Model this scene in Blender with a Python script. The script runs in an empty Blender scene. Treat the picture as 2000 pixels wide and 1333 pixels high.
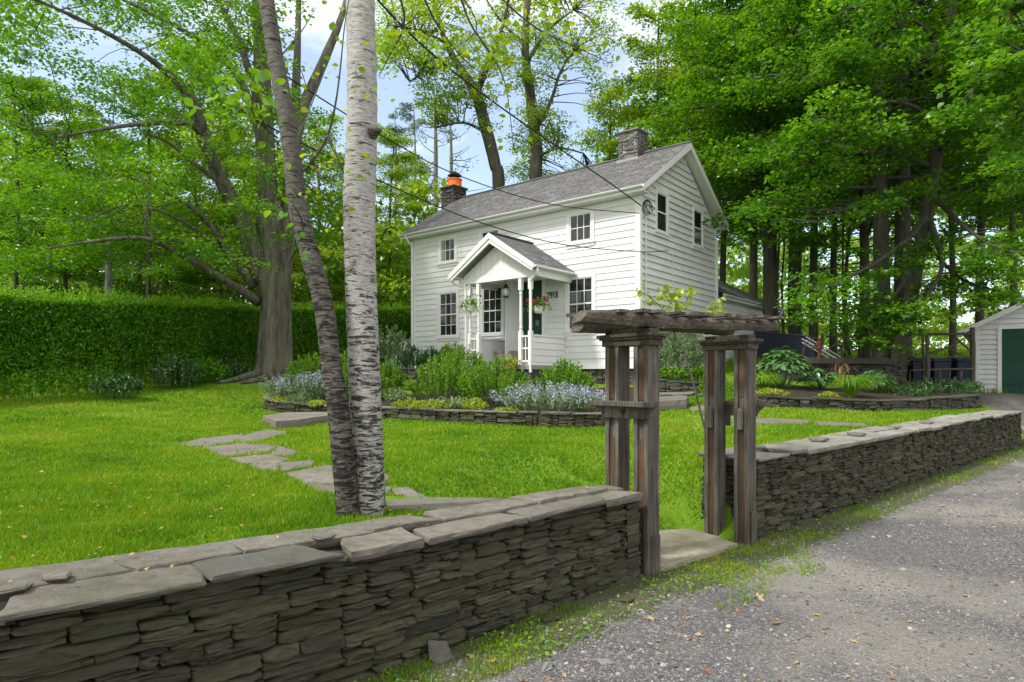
import bpy, math, random
import numpy as np
from mathutils import Vector, Matrix
from math import radians as R, sin, cos, pi, sqrt

# ------------------------------------------------------------------ camera, sky, sun, exposure
scene = bpy.context.scene
COL = scene.collection
F, CX, HY, EYE = 1264.0, 1000.0, 738.0, 1.6
cd = bpy.data.cameras.new('camera')
cam = bpy.data.objects.new('camera', cd); COL.objects.link(cam)
cam.location = (0, 0, EYE); cam.rotation_euler = (R(90), 0, 0)
cd.sensor_width = 36; cd.lens = 36*F/2000.0
cd.shift_y = (HY-666.5)/2000.0
cd.clip_start = .05; cd.clip_end = 2000
scene.camera = cam

SUN_EL, SUN_AZ = 52, 243        # azimuth: direction towards the sun, degrees clockwise from +Y
world = bpy.data.worlds.new('World'); scene.world = world; world.use_nodes = True
nt = world.node_tree; nt.nodes.clear()
wo = nt.nodes.new('ShaderNodeOutputWorld'); bg = nt.nodes.new('ShaderNodeBackground')
sky = nt.nodes.new('ShaderNodeTexSky'); sky.sky_type = 'NISHITA'; sky.sun_disc = False
sky.sun_elevation = R(SUN_EL); sky.sun_rotation = R(SUN_AZ); sky.air_density = 1.0; sky.dust_density = 1.0; sky.altitude = 200
tc = nt.nodes.new('ShaderNodeTexCoord'); nz = nt.nodes.new('ShaderNodeTexNoise')
mp = nt.nodes.new('ShaderNodeMapping'); mp.inputs['Scale'].default_value = (1.2, 1.2, 3.2)
nz.inputs['Scale'].default_value = 1.7; nz.inputs['Detail'].default_value = 7; nz.inputs['Roughness'].default_value = .6
cr = nt.nodes.new('ShaderNodeValToRGB')
cr.color_ramp.elements[0].position = .40; cr.color_ramp.elements[0].color = (.16, .16, .16, 1)
cr.color_ramp.elements[1].position = .60; cr.color_ramp.elements[1].color = (1, 1, 1, 1)
mx = nt.nodes.new('ShaderNodeMixRGB'); mx.inputs['Color2'].default_value = (5.3, 5.25, 5.2, 1)
nt.links.new(tc.outputs['Generated'], mp.inputs['Vector']); nt.links.new(mp.outputs[0], nz.inputs['Vector'])
sx = nt.nodes.new('ShaderNodeSeparateXYZ'); nt.links.new(tc.outputs['Generated'], sx.inputs[0])
# more cloud behind the viewer and overhead, blue gaps in front
ma = nt.nodes.new('ShaderNodeMath'); ma.operation = 'MULTIPLY_ADD'; ma.inputs[1].default_value = -.21; nt.links.new(sx.outputs['Y'], ma.inputs[0]); nt.links.new(nz.outputs['Fac'], ma.inputs[2])
mb_ = nt.nodes.new('ShaderNodeMath'); mb_.operation = 'MULTIPLY_ADD'; mb_.inputs[1].default_value = .20; nt.links.new(sx.outputs['Z'], mb_.inputs[0]); nt.links.new(ma.outputs[0], mb_.inputs[2])
nt.links.new(mb_.outputs[0], cr.inputs[0]); nt.links.new(cr.outputs[0], mx.inputs['Fac'])
nt.links.new(sky.outputs[0], mx.inputs['Color1']); nt.links.new(mx.outputs[0], bg.inputs['Color'])
bg.inputs['Strength'].default_value = .15
nt.links.new(bg.outputs[0], wo.inputs['Surface'])

sd = bpy.data.lights.new('sun', 'SUN'); sun = bpy.data.objects.new('sun', sd); COL.objects.link(sun)
sd.energy = 2.3; sd.angle = R(7); sd.color = (1, .96, .88)
sa = R(SUN_AZ); ce = cos(R(SUN_EL))
sdir = Vector((sin(sa)*ce, cos(sa)*ce, sin(R(SUN_EL))))
sun.rotation_euler = sdir.to_track_quat('Z', 'Y').to_euler()
sun.location = (-10, -10, 30)
vs = scene.view_settings
vs.view_transform = 'Standard'; vs.look = 'None'; vs.exposure = 0.95; vs.gamma = 1
scene.cycles.max_bounces = 6; scene.cycles.diffuse_bounces = 3; scene.cycles.transmission_bounces = 3
scene.cycles.glossy_bounces = 2

rnd = random.Random(7)
RG = np.random.default_rng(11)

# ------------------------------------------------------------------ helpers
def at(px, py, d):
    return Vector(((px-CX)/F*d, d, EYE-(py-HY)/F*d))

def tag(o, label=None, cat=None, group=None, kind=None):
    if label: o['label'] = label
    if cat: o['category'] = cat
    if group: o['group'] = group
    if kind: o['kind'] = kind
    return o

def thing(name, label, cat, loc=(0, 0, 0), rz=0, group=None):
    o = bpy.data.objects.new(name, None); COL.objects.link(o); o.empty_display_size = .2
    o.location = loc; o.rotation_euler = (0, 0, rz)
    return tag(o, label, cat, group)

def wmat(o):
    m = Matrix.Translation(o.location) @ Matrix.Rotation(o.rotation_euler[2], 4, 'Z')
    return (wmat(o.parent) @ m) if o.parent else m

def finish(me, name, mat, parent, world, smooth):
    me.materials.append(mat)
    if smooth: me.polygons.foreach_set('use_smooth', np.ones(len(me.polygons), dtype=bool))
    me.update()
    o = bpy.data.objects.new(name, me); COL.objects.link(o)
    if parent:
        o.parent = parent
        if world: me.transform(wmat(parent).inverted())
    return o

class MB:
    def __init__(s): s.v = []; s.f = []; s.r = []
    def add(s, vs, fs, r=None):
        n = len(s.v); s.v += [tuple(v) for v in vs]
        r = rnd.random() if r is None else r
        for f in fs: s.f.append([i+n for i in f]); s.r.append(r)
    def box(s, a, b, r=None):
        x0, y0, z0 = [min(a[i], b[i]) for i in range(3)]; x1, y1, z1 = [max(a[i], b[i]) for i in range(3)]
        s.add([(x0,y0,z0),(x1,y0,z0),(x1,y1,z0),(x0,y1,z0),(x0,y0,z1),(x1,y0,z1),(x1,y1,z1),(x0,y1,z1)],
              [(3,2,1,0),(4,5,6,7),(0,1,5,4),(1,2,6,5),(2,3,7,6),(3,0,4,7)], r)
    def obox(s, c, ux, uy, uz, hx, hy, hz, bev=0, r=None):
        c = Vector(c); ux, uy, uz = Vector(ux).normalized(), Vector(uy).normalized(), Vector(uz).normalized()
        P = []
        for k in (-1, 1):
            for i, j in ((-1,-1),(1,-1),(1,1),(-1,1)):
                P.append(c+ux*i*hx+uy*j*hy+uz*k*hz)
        s.add(P, [(3,2,1,0),(4,5,6,7),(0,1,5,4),(1,2,6,5),(2,3,7,6),(3,0,4,7)], r)
    def bar(s, a, b, w, h, up=(0,0,1), r=None):
        a, b = Vector(a), Vector(b); d = b-a; L = d.length; d.normalize()
        sd_ = d.cross(Vector(up)).normalized(); u2 = sd_.cross(d)
        s.obox((a+b)/2, d, sd_, u2, L/2, w/2, h/2, 0, r)
    def tube(s, pts, rad, seg=8, r=None, cap=True, sub=0, jit=0, ridge=None):
        v, f = tube(pts, rad, seg, cap, sub, jit, ridge); s.add(v, f, r)
    def lathe(s, c, prof, seg=14, r=None):
        vs_ = []; fs = []
        for (rr, z) in prof:
            for k in range(seg):
                a = 2*pi*k/seg; vs_.append((c[0]+rr*cos(a), c[1]+rr*sin(a), c[2]+z))
        for i in range(len(prof)-1):
            for k in range(seg):
                k2 = (k+1) % seg
                fs.append((i*seg+k, i*seg+k2, (i+1)*seg+k2, (i+1)*seg+k))
        fs.append(tuple(range(seg))[::-1]); fs.append(tuple((len(prof)-1)*seg+k for k in range(seg)))
        s.add(vs_, fs, r)
    def prism(s, poly, ax, h0, h1, r=None):
        """poly in 2D, extruded; ax: function (u,v,h)->xyz"""
        n = len(poly); A = [ax(u, v, h0) for u, v in poly]; B = [ax(u, v, h1) for u, v in poly]
        s.add(A+B, [tuple(range(n))[::-1], tuple(range(n, 2*n))]+[(i, (i+1) % n, n+(i+1) % n, n+i) for i in range(n)], r)
    def build(s, name, mat, parent=None, world=False, smooth=False, bevel=0):
        me = bpy.data.meshes.new(name); me.from_pydata(s.v, [], s.f)
        a = me.attributes.new('rnd', 'FLOAT', 'FACE'); a.data.foreach_set('value', np.array(s.r, dtype=np.float32))
        o = finish(me, name, mat, parent, world, smooth)
        if bevel:
            b = o.modifiers.new('bevel', 'BEVEL'); b.width = bevel; b.segments = 2; b.limit_method = 'ANGLE'
        return o

def catmull(P, n):
    P = [Vector(p) for p in P]; out = []
    for i in range(len(P)-1):
        p0 = P[max(i-1, 0)]; p1 = P[i]; p2 = P[i+1]; p3 = P[min(i+2, len(P)-1)]
        for k in range(n):
            t = k/n
            out.append(.5*((2*p1)+(p2-p0)*t+(2*p0-5*p1+4*p2-p3)*t*t+(3*p1-p0-3*p2+p3)*t**3))
    out.append(P[-1]); return out

def tube(pts, rad, seg=8, cap=True, sub=0, jit=0, ridge=None):
    pts = [Vector(p) for p in pts]
    if not hasattr(rad, '__len__'): rad = [rad]*len(pts)
    if sub:
        rr = []
        for i in range(len(pts)-1):
            for k in range(sub): rr.append(rad[i]+(rad[i+1]-rad[i])*k/sub)
        rr.append(rad[-1]); pts = catmull(pts, sub); rad = rr
    n = len(pts); V = []; T0 = None; N = None
    for i in range(n):
        t = (pts[min(i+1, n-1)]-pts[max(i-1, 0)])
        t = t.normalized() if t.length > 1e-9 else Vector((0, 0, 1))
        if N is None:
            up = Vector((0, 1, 0)) if abs(t.y) < .9 else Vector((1, 0, 0))
            N = t.cross(up).normalized()
        else:
            N = (N-t*N.dot(t)).normalized()
        B = t.cross(N)
        for k in range(seg):
            a = 2*pi*k/seg; q = rad[i]
            if ridge: q *= ridge(a, i/(n-1), i)
            if jit: q *= 1+jit*(rnd.random()-.5)
            V.append(pts[i]+N*(q*cos(a))+B*(q*sin(a)))
    Fs = []
    for i in range(n-1):
        for k in range(seg):
            k2 = (k+1) % seg; Fs.append((i*seg+k, i*seg+k2, (i+1)*seg+k2, (i+1)*seg+k))
    if cap: Fs.append(tuple(range(seg))[::-1]); Fs.append(tuple((n-1)*seg+k for k in range(seg)))
    return V, Fs

def mesh_np(name, V, k, mat, rv=None, parent=None, world=False, smooth=False, tris=None):
    """V (N,k,3) polygons with k corners of their own (tris: local triangle list)"""
    N = V.shape[0]; me = bpy.data.meshes.new(name)
    co = V.reshape(-1, 3).astype(np.float32)
    me.vertices.add(len(co)); me.vertices.foreach_set('co', co.ravel())
    if tris is None: tris = [tuple(range(k))]
    m = len(tris); kk = len(tris[0]); T = np.array(tris)
    idx = (np.arange(N)[:, None, None]*k + T[None]).reshape(-1).astype(np.int32)
    me.loops.add(len(idx)); me.loops.foreach_set('vertex_index', idx)
    me.polygons.add(N*m)
    me.polygons.foreach_set('loop_start', np.arange(0, N*m*kk, kk, dtype=np.int32))
    me.update(calc_edges=True)
    if rv is None: rv = RG.random(N)
    a = me.attributes.new('rnd', 'FLOAT', 'FACE')
    a.data.foreach_set('value', np.repeat(rv, m).astype(np.float32))
    return finish(me, name, mat, parent, world, smooth)

def lat(ix, iy, sd_):
    h = (ix*374761393+iy*668265263+sd_*1442695041).astype(np.int64) & 0xffffffff
    h = ((h ^ (h >> 13))*1274126177) & 0xffffffff
    return ((h ^ (h >> 16)) & 0xffff)/65535.0
def vn(x, y, sd_=0):
    x = np.asarray(x, float); y = np.asarray(y, float)
    ix = np.floor(x).astype(np.int64); iy = np.floor(y).astype(np.int64); fx = x-ix; fy = y-iy
    fx = fx*fx*(3-2*fx); fy = fy*fy*(3-2*fy)
    return (lat(ix,iy,sd_)*(1-fx)+lat(ix+1,iy,sd_)*fx)*(1-fy)+(lat(ix,iy+1,sd_)*(1-fx)+lat(ix+1,iy+1,sd_)*fx)*fy
def fbm(x, y, sd_=0, o=3):
    return sum(vn(x*2**i, y*2**i, sd_+i)*.5**i for i in range(o))/sum(.5**i for i in range(o))
def sstep(a, b, x):
    t = np.clip((x-a)/(b-a), 0, 1); return t*t*(3-2*t)

def norm(a): return a/np.maximum(np.linalg.norm(a, axis=-1, keepdims=True), 1e-9)
def leafquads(C, L, rg, up=1.0, spread=.8, asp=.75, dirs=None, fold=.12, nd=None):
    """kite leaves; C (N,3), L (N,) length"""
    N = len(C)
    n = norm(np.array([0, 0, up])+rg.normal(0, spread, (N, 3)))
    d = rg.normal(0, 1, (N, 3)) if dirs is None else dirs
    d = norm(d-n*np.sum(d*n, 1, keepdims=True)); s = np.cross(n, d)
    L = L[:, None]
    V = np.stack([C-d*.5*L, C+s*(.5*asp*L)+n*fold*L-d*.06*L, C+d*.5*L-n*.06*L, C-s*(.5*asp*L)+n*fold*L-d*.06*L], 1)
    return V
KT = [(0, 1, 2), (0, 2, 3)]

# ------------------------------------------------------------------ materials
def newmat(name):
    m = bpy.data.materials.new(name); m.use_nodes = True; n = m.node_tree; n.nodes.clear()
    return m, n, n.nodes.new('ShaderNodeOutputMaterial')
def ramp(n, fac, stops):
    c = n.nodes.new('ShaderNodeValToRGB'); e = c.color_ramp.elements
    while len(e) > 1: e.remove(e[-1])
    e[0].position = stops[0][0]; e[0].color = (*stops[0][1], 1)
    for p, q in stops[1:]:
        k = e.new(p); k.color = (*q, 1)
    n.links.new(fac, c.inputs[0]); return c.outputs[0]
def noise(n, sc, det=4, rough=.6, map_=(1,1,1), co='Object', dist=0):
    t = n.nodes.new('ShaderNodeTexCoord'); m = n.nodes.new('ShaderNodeMapping'); m.inputs['Scale'].default_value = map_
    q = n.nodes.new('ShaderNodeTexNoise'); q.inputs['Scale'].default_value = sc; q.inputs['Detail'].default_value = det
    q.inputs['Roughness'].default_value = rough; q.inputs['Distortion'].default_value = dist
    n.links.new(t.outputs[co], m.inputs[0]); n.links.new(m.outputs[0], q.inputs['Vector']); return q.outputs['Fac']
def mixc(n, fac, a, b, mode='MIX'):
    m = n.nodes.new('ShaderNodeMixRGB'); m.blend_type = mode
    for i, x in ((0, fac), (1, a), (2, b)):
        if isinstance(x, (int, float)): m.inputs[i].default_value = x
        elif isinstance(x, tuple): m.inputs[i].default_value = (*x, 1)
        else: n.links.new(x, m.inputs[i])
    return m.outputs[0]
def math_(n, op, a, b=0):
    m = n.nodes.new('ShaderNodeMath'); m.operation = op
    for i, x in ((0, a), (1, b)):
        if isinstance(x, (int, float)): m.inputs[i].default_value = x
        else: n.links.new(x, m.inputs[i])
    return m.outputs[0]
def attr(n, name):
    a = n.nodes.new('ShaderNodeAttribute'); a.attribute_name = name; return a.outputs['Fac']
def bump(n, h, st, dist, prev=None):
    b = n.nodes.new('ShaderNodeBump'); b.inputs['Strength'].default_value = st; b.inputs['Distance'].default_value = dist
    n.links.new(h, b.inputs['Height'])
    if prev is not None: n.links.new(prev, b.inputs['Normal'])
    return b.outputs[0]
def principled(n, out, col, rough=.8, spec=.3, nrm=None, metal=0):
    p = n.nodes.new('ShaderNodeBsdfPrincipled')
    if isinstance(col, tuple): p.inputs['Base Color'].default_value = (*col, 1)
    else: n.links.new(col, p.inputs['Base Color'])
    if isinstance(rough, (int, float)): p.inputs['Roughness'].default_value = rough
    else: n.links.new(rough, p.inputs['Roughness'])
    p.inputs['Specular IOR Level'].default_value = spec; p.inputs['Metallic'].default_value = metal
    if nrm is not None: n.links.new(nrm, p.inputs['Normal'])
    n.links.new(p.outputs[0], out.inputs[0]); return p
def leafmat(name, cols, trans=.45, tint=(1.35, 1.15, .45), clump=.35, gloss=.05):
    m, n, o = newmat(name)
    k = len(cols)
    c = ramp(n, attr(n, 'rnd'), [(i/(k-1), q) for i, q in enumerate(cols)])
    cl = noise(n, clump, 3, .6)
    c = mixc(n, ramp(n, cl, [(.42, (0,0,0)), (.68, (.45,.45,.45))]), c, cols[-1] if len(cols) < 5 else cols[-2])
    d = n.nodes.new('ShaderNodeBsdfDiffuse'); n.links.new(c, d.inputs[0])
    t = n.nodes.new('ShaderNodeBsdfTranslucent'); n.links.new(mixc(n, 1.0, c, tint, 'MULTIPLY'), t.inputs[0])
    s = n.nodes.new('ShaderNodeMixShader'); s.inputs[0].default_value = trans
    n.links.new(d.outputs[0], s.inputs[1]); n.links.new(t.outputs[0], s.inputs[2])
    g = n.nodes.new('ShaderNodeBsdfGlossy'); g.inputs['Roughness'].default_value = .35; g.inputs[0].default_value = (.9, 1, .9, 1)
    s2 = n.nodes.new('ShaderNodeMixShader'); s2.inputs[0].default_value = gloss
    n.links.new(s.outputs[0], s2.inputs[1]); n.links.new(g.outputs[0], s2.inputs[2])
    n.links.new(s2.outputs[0], o.inputs[0]); return m
def barkmat(name, a, b, sc=6, st=(1,1,.18), bs=.9, bd=.03):
    m, n, o = newmat(name)
    q = noise(n, sc*2, 6, .7, st); q2 = noise(n, 1.3, 3)
    c = ramp(n, q, [(.3, a), (.68, b)]); c = mixc(n, math_(n, 'MULTIPLY', q2, .5), c, (.1, .12, .06))
    principled(n, o, c, .95, .1, bump(n, q, bs, bd)); return m
def paint(name, col, rough=.6, dirt=.12, bumpst=.1, vary=0):
    m, n, o = newmat(name)
    q = noise(n, 2.2, 6, .7); q3 = noise(n, 18, 4, .7, (1, 1, .4))
    c = mixc(n, ramp(n, q, [(.4, (0,0,0)), (.75, (dirt,)*3)]), col, tuple(x*.45+.01 for x in col))
    c = mixc(n, ramp(n, q3, [(.55, (0,0,0)), (.8, (dirt,)*3)]), c, tuple(x*.5 for x in col))
    if vary: c = mixc(n, math_(n, 'MULTIPLY', attr(n, 'rnd'), vary), c, tuple(x*.6 for x in col))
    principled(n, o, c, rough, .3, bump(n, q3, bumpst, .01)); return m
def woodmat(name, a, b, axis='z'):
    m, n, o = newmat(name)
    sc = {'z': (1, 1, .05), 'x': (.05, 1, 1)}[axis]
    q = noise(n, 42, 5, .7, sc, dist=.3); q2 = noise(n, 3, 4, .6)
    c = ramp(n, q, [(.3, a), (.5, tuple((x+y)/2 for x, y in zip(a, b))), (.7, b)])
    c = mixc(n, ramp(n, q2, [(.4, (0,0,0)), (.7, (.55,)*3)]), c, tuple(x*.7 for x in a))
    c = mixc(n, math_(n, 'MULTIPLY', attr(n, 'rnd'), .35), c, a)
    principled(n, o, c, .9, .15, bump(n, q, .7, .01)); return m

def slatemat(name, cols, lichen=(.27,.27,.2), bs=.55, vs_=(1,1,1)):
    m, n, o = newmat(name)
    q = noise(n, 12, 8, .72, (1, 1, 3.4)); q2 = noise(n, 2.1, 3); q3 = noise(n, 55, 5, .75, (1, 1, 4))
    c = ramp(n, attr(n, 'rnd'), [(i/(len(cols)-1), k) for i, k in enumerate(cols)])
    c = mixc(n, ramp(n, q, [(.3, (.75,)*3), (.7, (0,0,0))]), c, tuple(x*.45 for x in cols[0]))
    c = mixc(n, ramp(n, q2, [(.45, (0,0,0)), (.7, (.5,)*3)]), c, (.07, .078, .035))
    c = mixc(n, ramp(n, q3, [(.6, (0,0,0)), (.78, (.35,)*3)]), c, lichen)
    principled(n, o, c, .88, .25, bump(n, q3, bs, .010, bump(n, q, min(1, bs*1.5), .035))); return m

M = {}
M['white'] = paint('white_paint', (.76, .77, .76), .55, .10)
M['siding'] = paint('white_siding', (.745, .76, .75), .6, .24, .15, .2)
M['trimgrey'] = paint('grey_white_paint', (.68, .71, .69), .6, .2)
M['green_door'] = paint('green_paint', (.004, .06, .04), .5, .3)
M['dark_green'] = paint('dark_green_paint', (.012, .045, .035), .4, .2)
M['porch_floor'] = paint('grey_floor_paint', (.28, .27, .26), .7, .3)
M['navy_metal'] = paint('navy_metal', (.035, .045, .07), .5, .3)
M['bin'] = paint('bin_plastic', (.012, .018, .04), .45, .2)
M['black'] = paint('black_metal', (.012, .012, .012), .5, .2)
M['rubber'] = paint('cable_rubber', (.012, .012, .012), .6, 0)
M['rust'] = paint('rusty_iron', (.16, .06, .035), .9, .6, .6)
M['steel'] = paint('weathered_steel', (.32, .33, .34), .5, .4)
M['orange'] = paint('orange_clay', (.85, .17, .03), .6, .1)
M['terracotta'] = paint('terracotta', (.55, .09, .03), .7, .1)
M['pot_white'] = paint('white_plastic', (.82, .82, .78), .5, .05)
M['blue_chair'] = paint('pale_blue_paint', (.35, .48, .58), .6, .2)
M['wood'] = woodmat('weathered_wood', (.035,.030,.025), (.245,.225,.19))
M['woodx'] = woodmat('weathered_beam', (.03,.025,.018), (.19,.17,.13), 'x')
M['woodbrown'] = woodmat('brown_wood', (.05,.034,.022), (.155,.092,.05))
M['log'] = woodmat('fence_log', (.06,.052,.043), (.17,.15,.125))
M['slate'] = slatemat('slate_stone', [(.062,.062,.040), (.12,.115,.07), (.040,.042,.038), (.16,.15,.095), (.085,.08,.06)])
M['slate_cap'] = slatemat('slate_slab', [(.20,.19,.168), (.28,.258,.212), (.15,.15,.138), (.32,.29,.24)], (.46,.44,.38), .7)
M['slate_sunlit'] = slatemat('sunlit_slate_slab', [(.33,.32,.285), (.42,.40,.35), (.27,.265,.24), (.46,.435,.38)], (.6,.58,.52), .7)  # lighter copy of the cap slate, sunlight put into its colour
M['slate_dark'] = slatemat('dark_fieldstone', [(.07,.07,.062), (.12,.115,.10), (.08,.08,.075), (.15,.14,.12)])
M['flag'] = slatemat('flagstone', [(.19,.172,.158), (.25,.222,.20), (.165,.155,.148)], (.45,.45,.42), .25)
M['slabtan'] = slatemat('tan_bluestone', [(.30,.275,.205), (.33,.30,.22)], (.5,.48,.4), .18)
M['chim'] = slatemat('chimney_stone', [(.17,.165,.16), (.26,.24,.22), (.20,.19,.19), (.32,.29,.27)], (.5,.48,.46))
m, n, o = newmat('joint_dark'); principled(n, o, (.035, .035, .028), 1, .05); M['core'] = m
m, n, o = newmat('window_glass')
q = noise(n, 1.1, 2); principled(n, o, ramp(n, q, [(.4, (.012,.015,.015)), (.7, (.035,.04,.04))]), .06, .6); M['glass'] = m
m, n, o = newmat('curtain'); principled(n, o, (.4, .38, .34), .9, .1); M['curtain'] = m
m, n, o = newmat('lamp_glass'); principled(n, o, (.5, .55, .5), .1, .6); M['lampglass'] = m
# roof shingles
m, n, o = newmat('roof_shingles'); q = noise(n, 60, 3, .8); q2 = noise(n, .8, 3)
c = ramp(n, attr(n, 'rnd'), [(0, (.11,.11,.115)), (.5, (.155,.152,.157)), (1, (.20,.195,.195))])
c = mixc(n, ramp(n, q2, [(.4, (0,0,0)), (.7, (.5,)*3)]), c, (.12,.12,.115)); c = mixc(n, ramp(n, q, [(.5, (0,0,0)), (.7, (.5,)*3)]), c, (.33,.33,.33))
principled(n, o, c, .95, .15, bump(n, q, .4, .004)); M['shingle'] = m
# barks
M['bark_maple'] = barkmat('maple_bark', (.03,.025,.02), (.27,.245,.21), 3.2, (1,1,.16), 1, .18)
M['bark_wood'] = barkmat('forest_bark', (.03,.027,.024), (.12,.11,.095), 5, (1,1,.2), .8, .04)  # bark darkened: the shade among the trees is put into its colour
M['bark_pine'] = barkmat('pine_bark', (.14,.13,.12), (.36,.35,.33), 6, (1,1,.3), .6, .03)
def birch(name, white, mid, dark, th):
    m, n, o = newmat(name)
    q = noise(n, 8, 6, .72, (1, 1, 5.5), dist=.9); q2 = noise(n, 2.6, 5, .7, (1, 1, 1.6)); q3 = noise(n, 30, 4, .7, (.6, .6, 6))
    g = n.nodes.new('ShaderNodeTexCoord'); sp = n.nodes.new('ShaderNodeSeparateXYZ'); n.links.new(g.outputs['Object'], sp.inputs[0])
    low = n.nodes.new('ShaderNodeMapRange'); low.inputs[1].default_value = 3.2; low.inputs[2].default_value = 0.0
    low.inputs[3].default_value = 0; low.inputs[4].default_value = .10; n.links.new(sp.outputs[2], low.inputs[0])
    qq = math_(n, 'ADD', q, low.outputs[0])
    c = ramp(n, q3, [(.35, mid), (.6, white)])
    c = mixc(n, ramp(n, qq, [(th, (0,0,0)), (th+.045, (1,1,1))]), c, dark)
    c = mixc(n, ramp(n, math_(n, 'ADD', q2, low.outputs[0]), [(.62, (0,0,0)), (.68, (.85,)*3)]), c, dark)
    principled(n, o, c, .75, .25, bump(n, qq, -.8, .02, bump(n, q3, .5, .01))); return m
M['birch'] = birch('birch_bark', (.46,.445,.42), (.18,.17,.16), (.03,.027,.025), .57)
M['birch_dark'] = birch('grey_birch_bark', (.15,.138,.122), (.042,.036,.03), (.013,.011,.009), .55)
# leaves
M['leaf_maple'] = leafmat('maple_leaf', [(.03,.14,.006), (.08,.24,.008), (.16,.34,.012)], .55)
M['leaf_wood'] = leafmat('woodland_leaf', [(.018,.09,.008), (.06,.20,.012), (.18,.40,.018)], .52, gloss=.04)
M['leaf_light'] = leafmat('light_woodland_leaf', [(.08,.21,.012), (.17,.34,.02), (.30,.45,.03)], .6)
M['leaf_birch'] = leafmat('birch_leaf', [(.10,.25,.010), (.20,.36,.012), (.34,.42,.02)], .55)
M['leaf_lightbirch'] = leafmat('young_birch_leaf', [(.06,.20,.008), (.12,.30,.010), (.20,.38,.02)], .5)
M['leaf_pine'] = leafmat('pine_needles', [(.05,.12,.04), (.10,.19,.06), (.15,.24,.06)], .3)
M['leaf_hedge'] = leafmat('hedge_leaf', [(.025,.12,.010), (.08,.25,.012), (.20,.42,.02)], .4, clump=.8, gloss=.02)
M['leaf_shrub'] = leafmat('shrub_leaf', [(.05,.17,.010), (.12,.29,.015), (.24,.42,.02)], .45, clump=2, gloss=.03)
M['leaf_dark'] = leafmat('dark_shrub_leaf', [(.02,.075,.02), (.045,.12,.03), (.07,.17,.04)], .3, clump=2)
M['leaf_hosta'] = leafmat('hosta_leaf', [(.035,.11,.035), (.07,.17,.05), (.13,.25,.09)], .3, clump=2, gloss=.06)
M['leaf_lime'] = leafmat('lime_leaf', [(.16,.30,.015), (.28,.40,.02), (.42,.46,.03)], .4, clump=2)
M['leaf_sage'] = leafmat('sage_leaf', [(.10,.19,.09), (.17,.27,.12), (.22,.33,.14)], .3, clump=2)
M['flower_blue'] = leafmat('lavender_petal', [(.26,.28,.42), (.38,.40,.55), (.50,.52,.62)], .3, (1,1,1.1))
M['flower_red'] = leafmat('red_petal', [(.55,.01,.02), (.75,.02,.03)], .3, (1,.6,.6))
M['grass'] = leafmat('grass_blade', [(.05,.14,.01), (.09,.23,.008), (.15,.30,.010), (.24,.36,.02), (.38,.36,.10)], .4, clump=1.7, gloss=.01)
M['straw'] = leafmat('dry_leaf', [(.30,.10,.03), (.42,.22,.08), (.5,.36,.18)], .3, (1,.9,.7))
# lawn ground
m, n, o = newmat('lawn_soil'); q = noise(n, 1.2, 5); q2 = noise(n, 40, 5, .7)
c = ramp(n, q2, [(.3, (.06,.14,.008)), (.6, (.14,.25,.016))]); c = mixc(n, ramp(n, q, [(.55, (0,0,0)), (.75, (.5,)*3)]), c, (.24,.24,.07))
principled(n, o, c, .95, .1, bump(n, q2, .6, .03)); M['lawn'] = m
m, n, o = newmat('meadow'); q = noise(n, .5, 5); principled(n, o, ramp(n, q, [(.3, (.30,.33,.08)), (.7, (.46,.44,.16))]), .95, .1); M['meadow'] = m
m, n, o = newmat('mulch'); q = noise(n, 25, 5, .7); principled(n, o, ramp(n, q, [(.35, (.02,.016,.012)), (.65, (.085,.066,.052))]), .95, .1, bump(n, q, 1, .04)); M['mulch'] = m
# gravel
m, n, o = newmat('gravel')
q = noise(n, 42, 6, .75); q2 = noise(n, .6, 5, .6, (1, 1, 1), dist=.4); q3 = noise(n, 9, 5, .7)
vo = n.nodes.new('ShaderNodeTexVoronoi'); vo.inputs['Scale'].default_value = 75
t = n.nodes.new('ShaderNodeTexCoord'); n.links.new(t.outputs['Object'], vo.inputs['Vector'])
hs = n.nodes.new('ShaderNodeSeparateXYZ'); n.links.new(vo.outputs['Color'], hs.inputs[0])
c = ramp(n, hs.outputs[0], [(0, (.08,.08,.082)), (.5, (.155,.152,.152)), (.85, (.215,.21,.21)), (1, (.33,.32,.315))])
c = mixc(n, ramp(n, q, [(.4, (.6,)*3), (.65, (0,0,0))]), c, (.075,.07,.068))
c = mixc(n, ramp(n, q2, [(.46, (0,0,0)), (.64, (.85,)*3)]), c, (.27,.25,.215))
mask = math_(n, 'ADD', attr(n, 'verge'), math_(n, 'MULTIPLY', q3, .9))
c = mixc(n, ramp(n, mask, [(.95, (0,0,0)), (1.15, (.85,)*3)]), c, mixc(n, q, (.05,.045,.03), (.10,.12,.03)))
bp = bump(n, vo.outputs['Distance'], .7, .02, bump(n, q, .5, .02))
principled(n, o, c, .9, .25, bp); M['gravel'] = m

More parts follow.
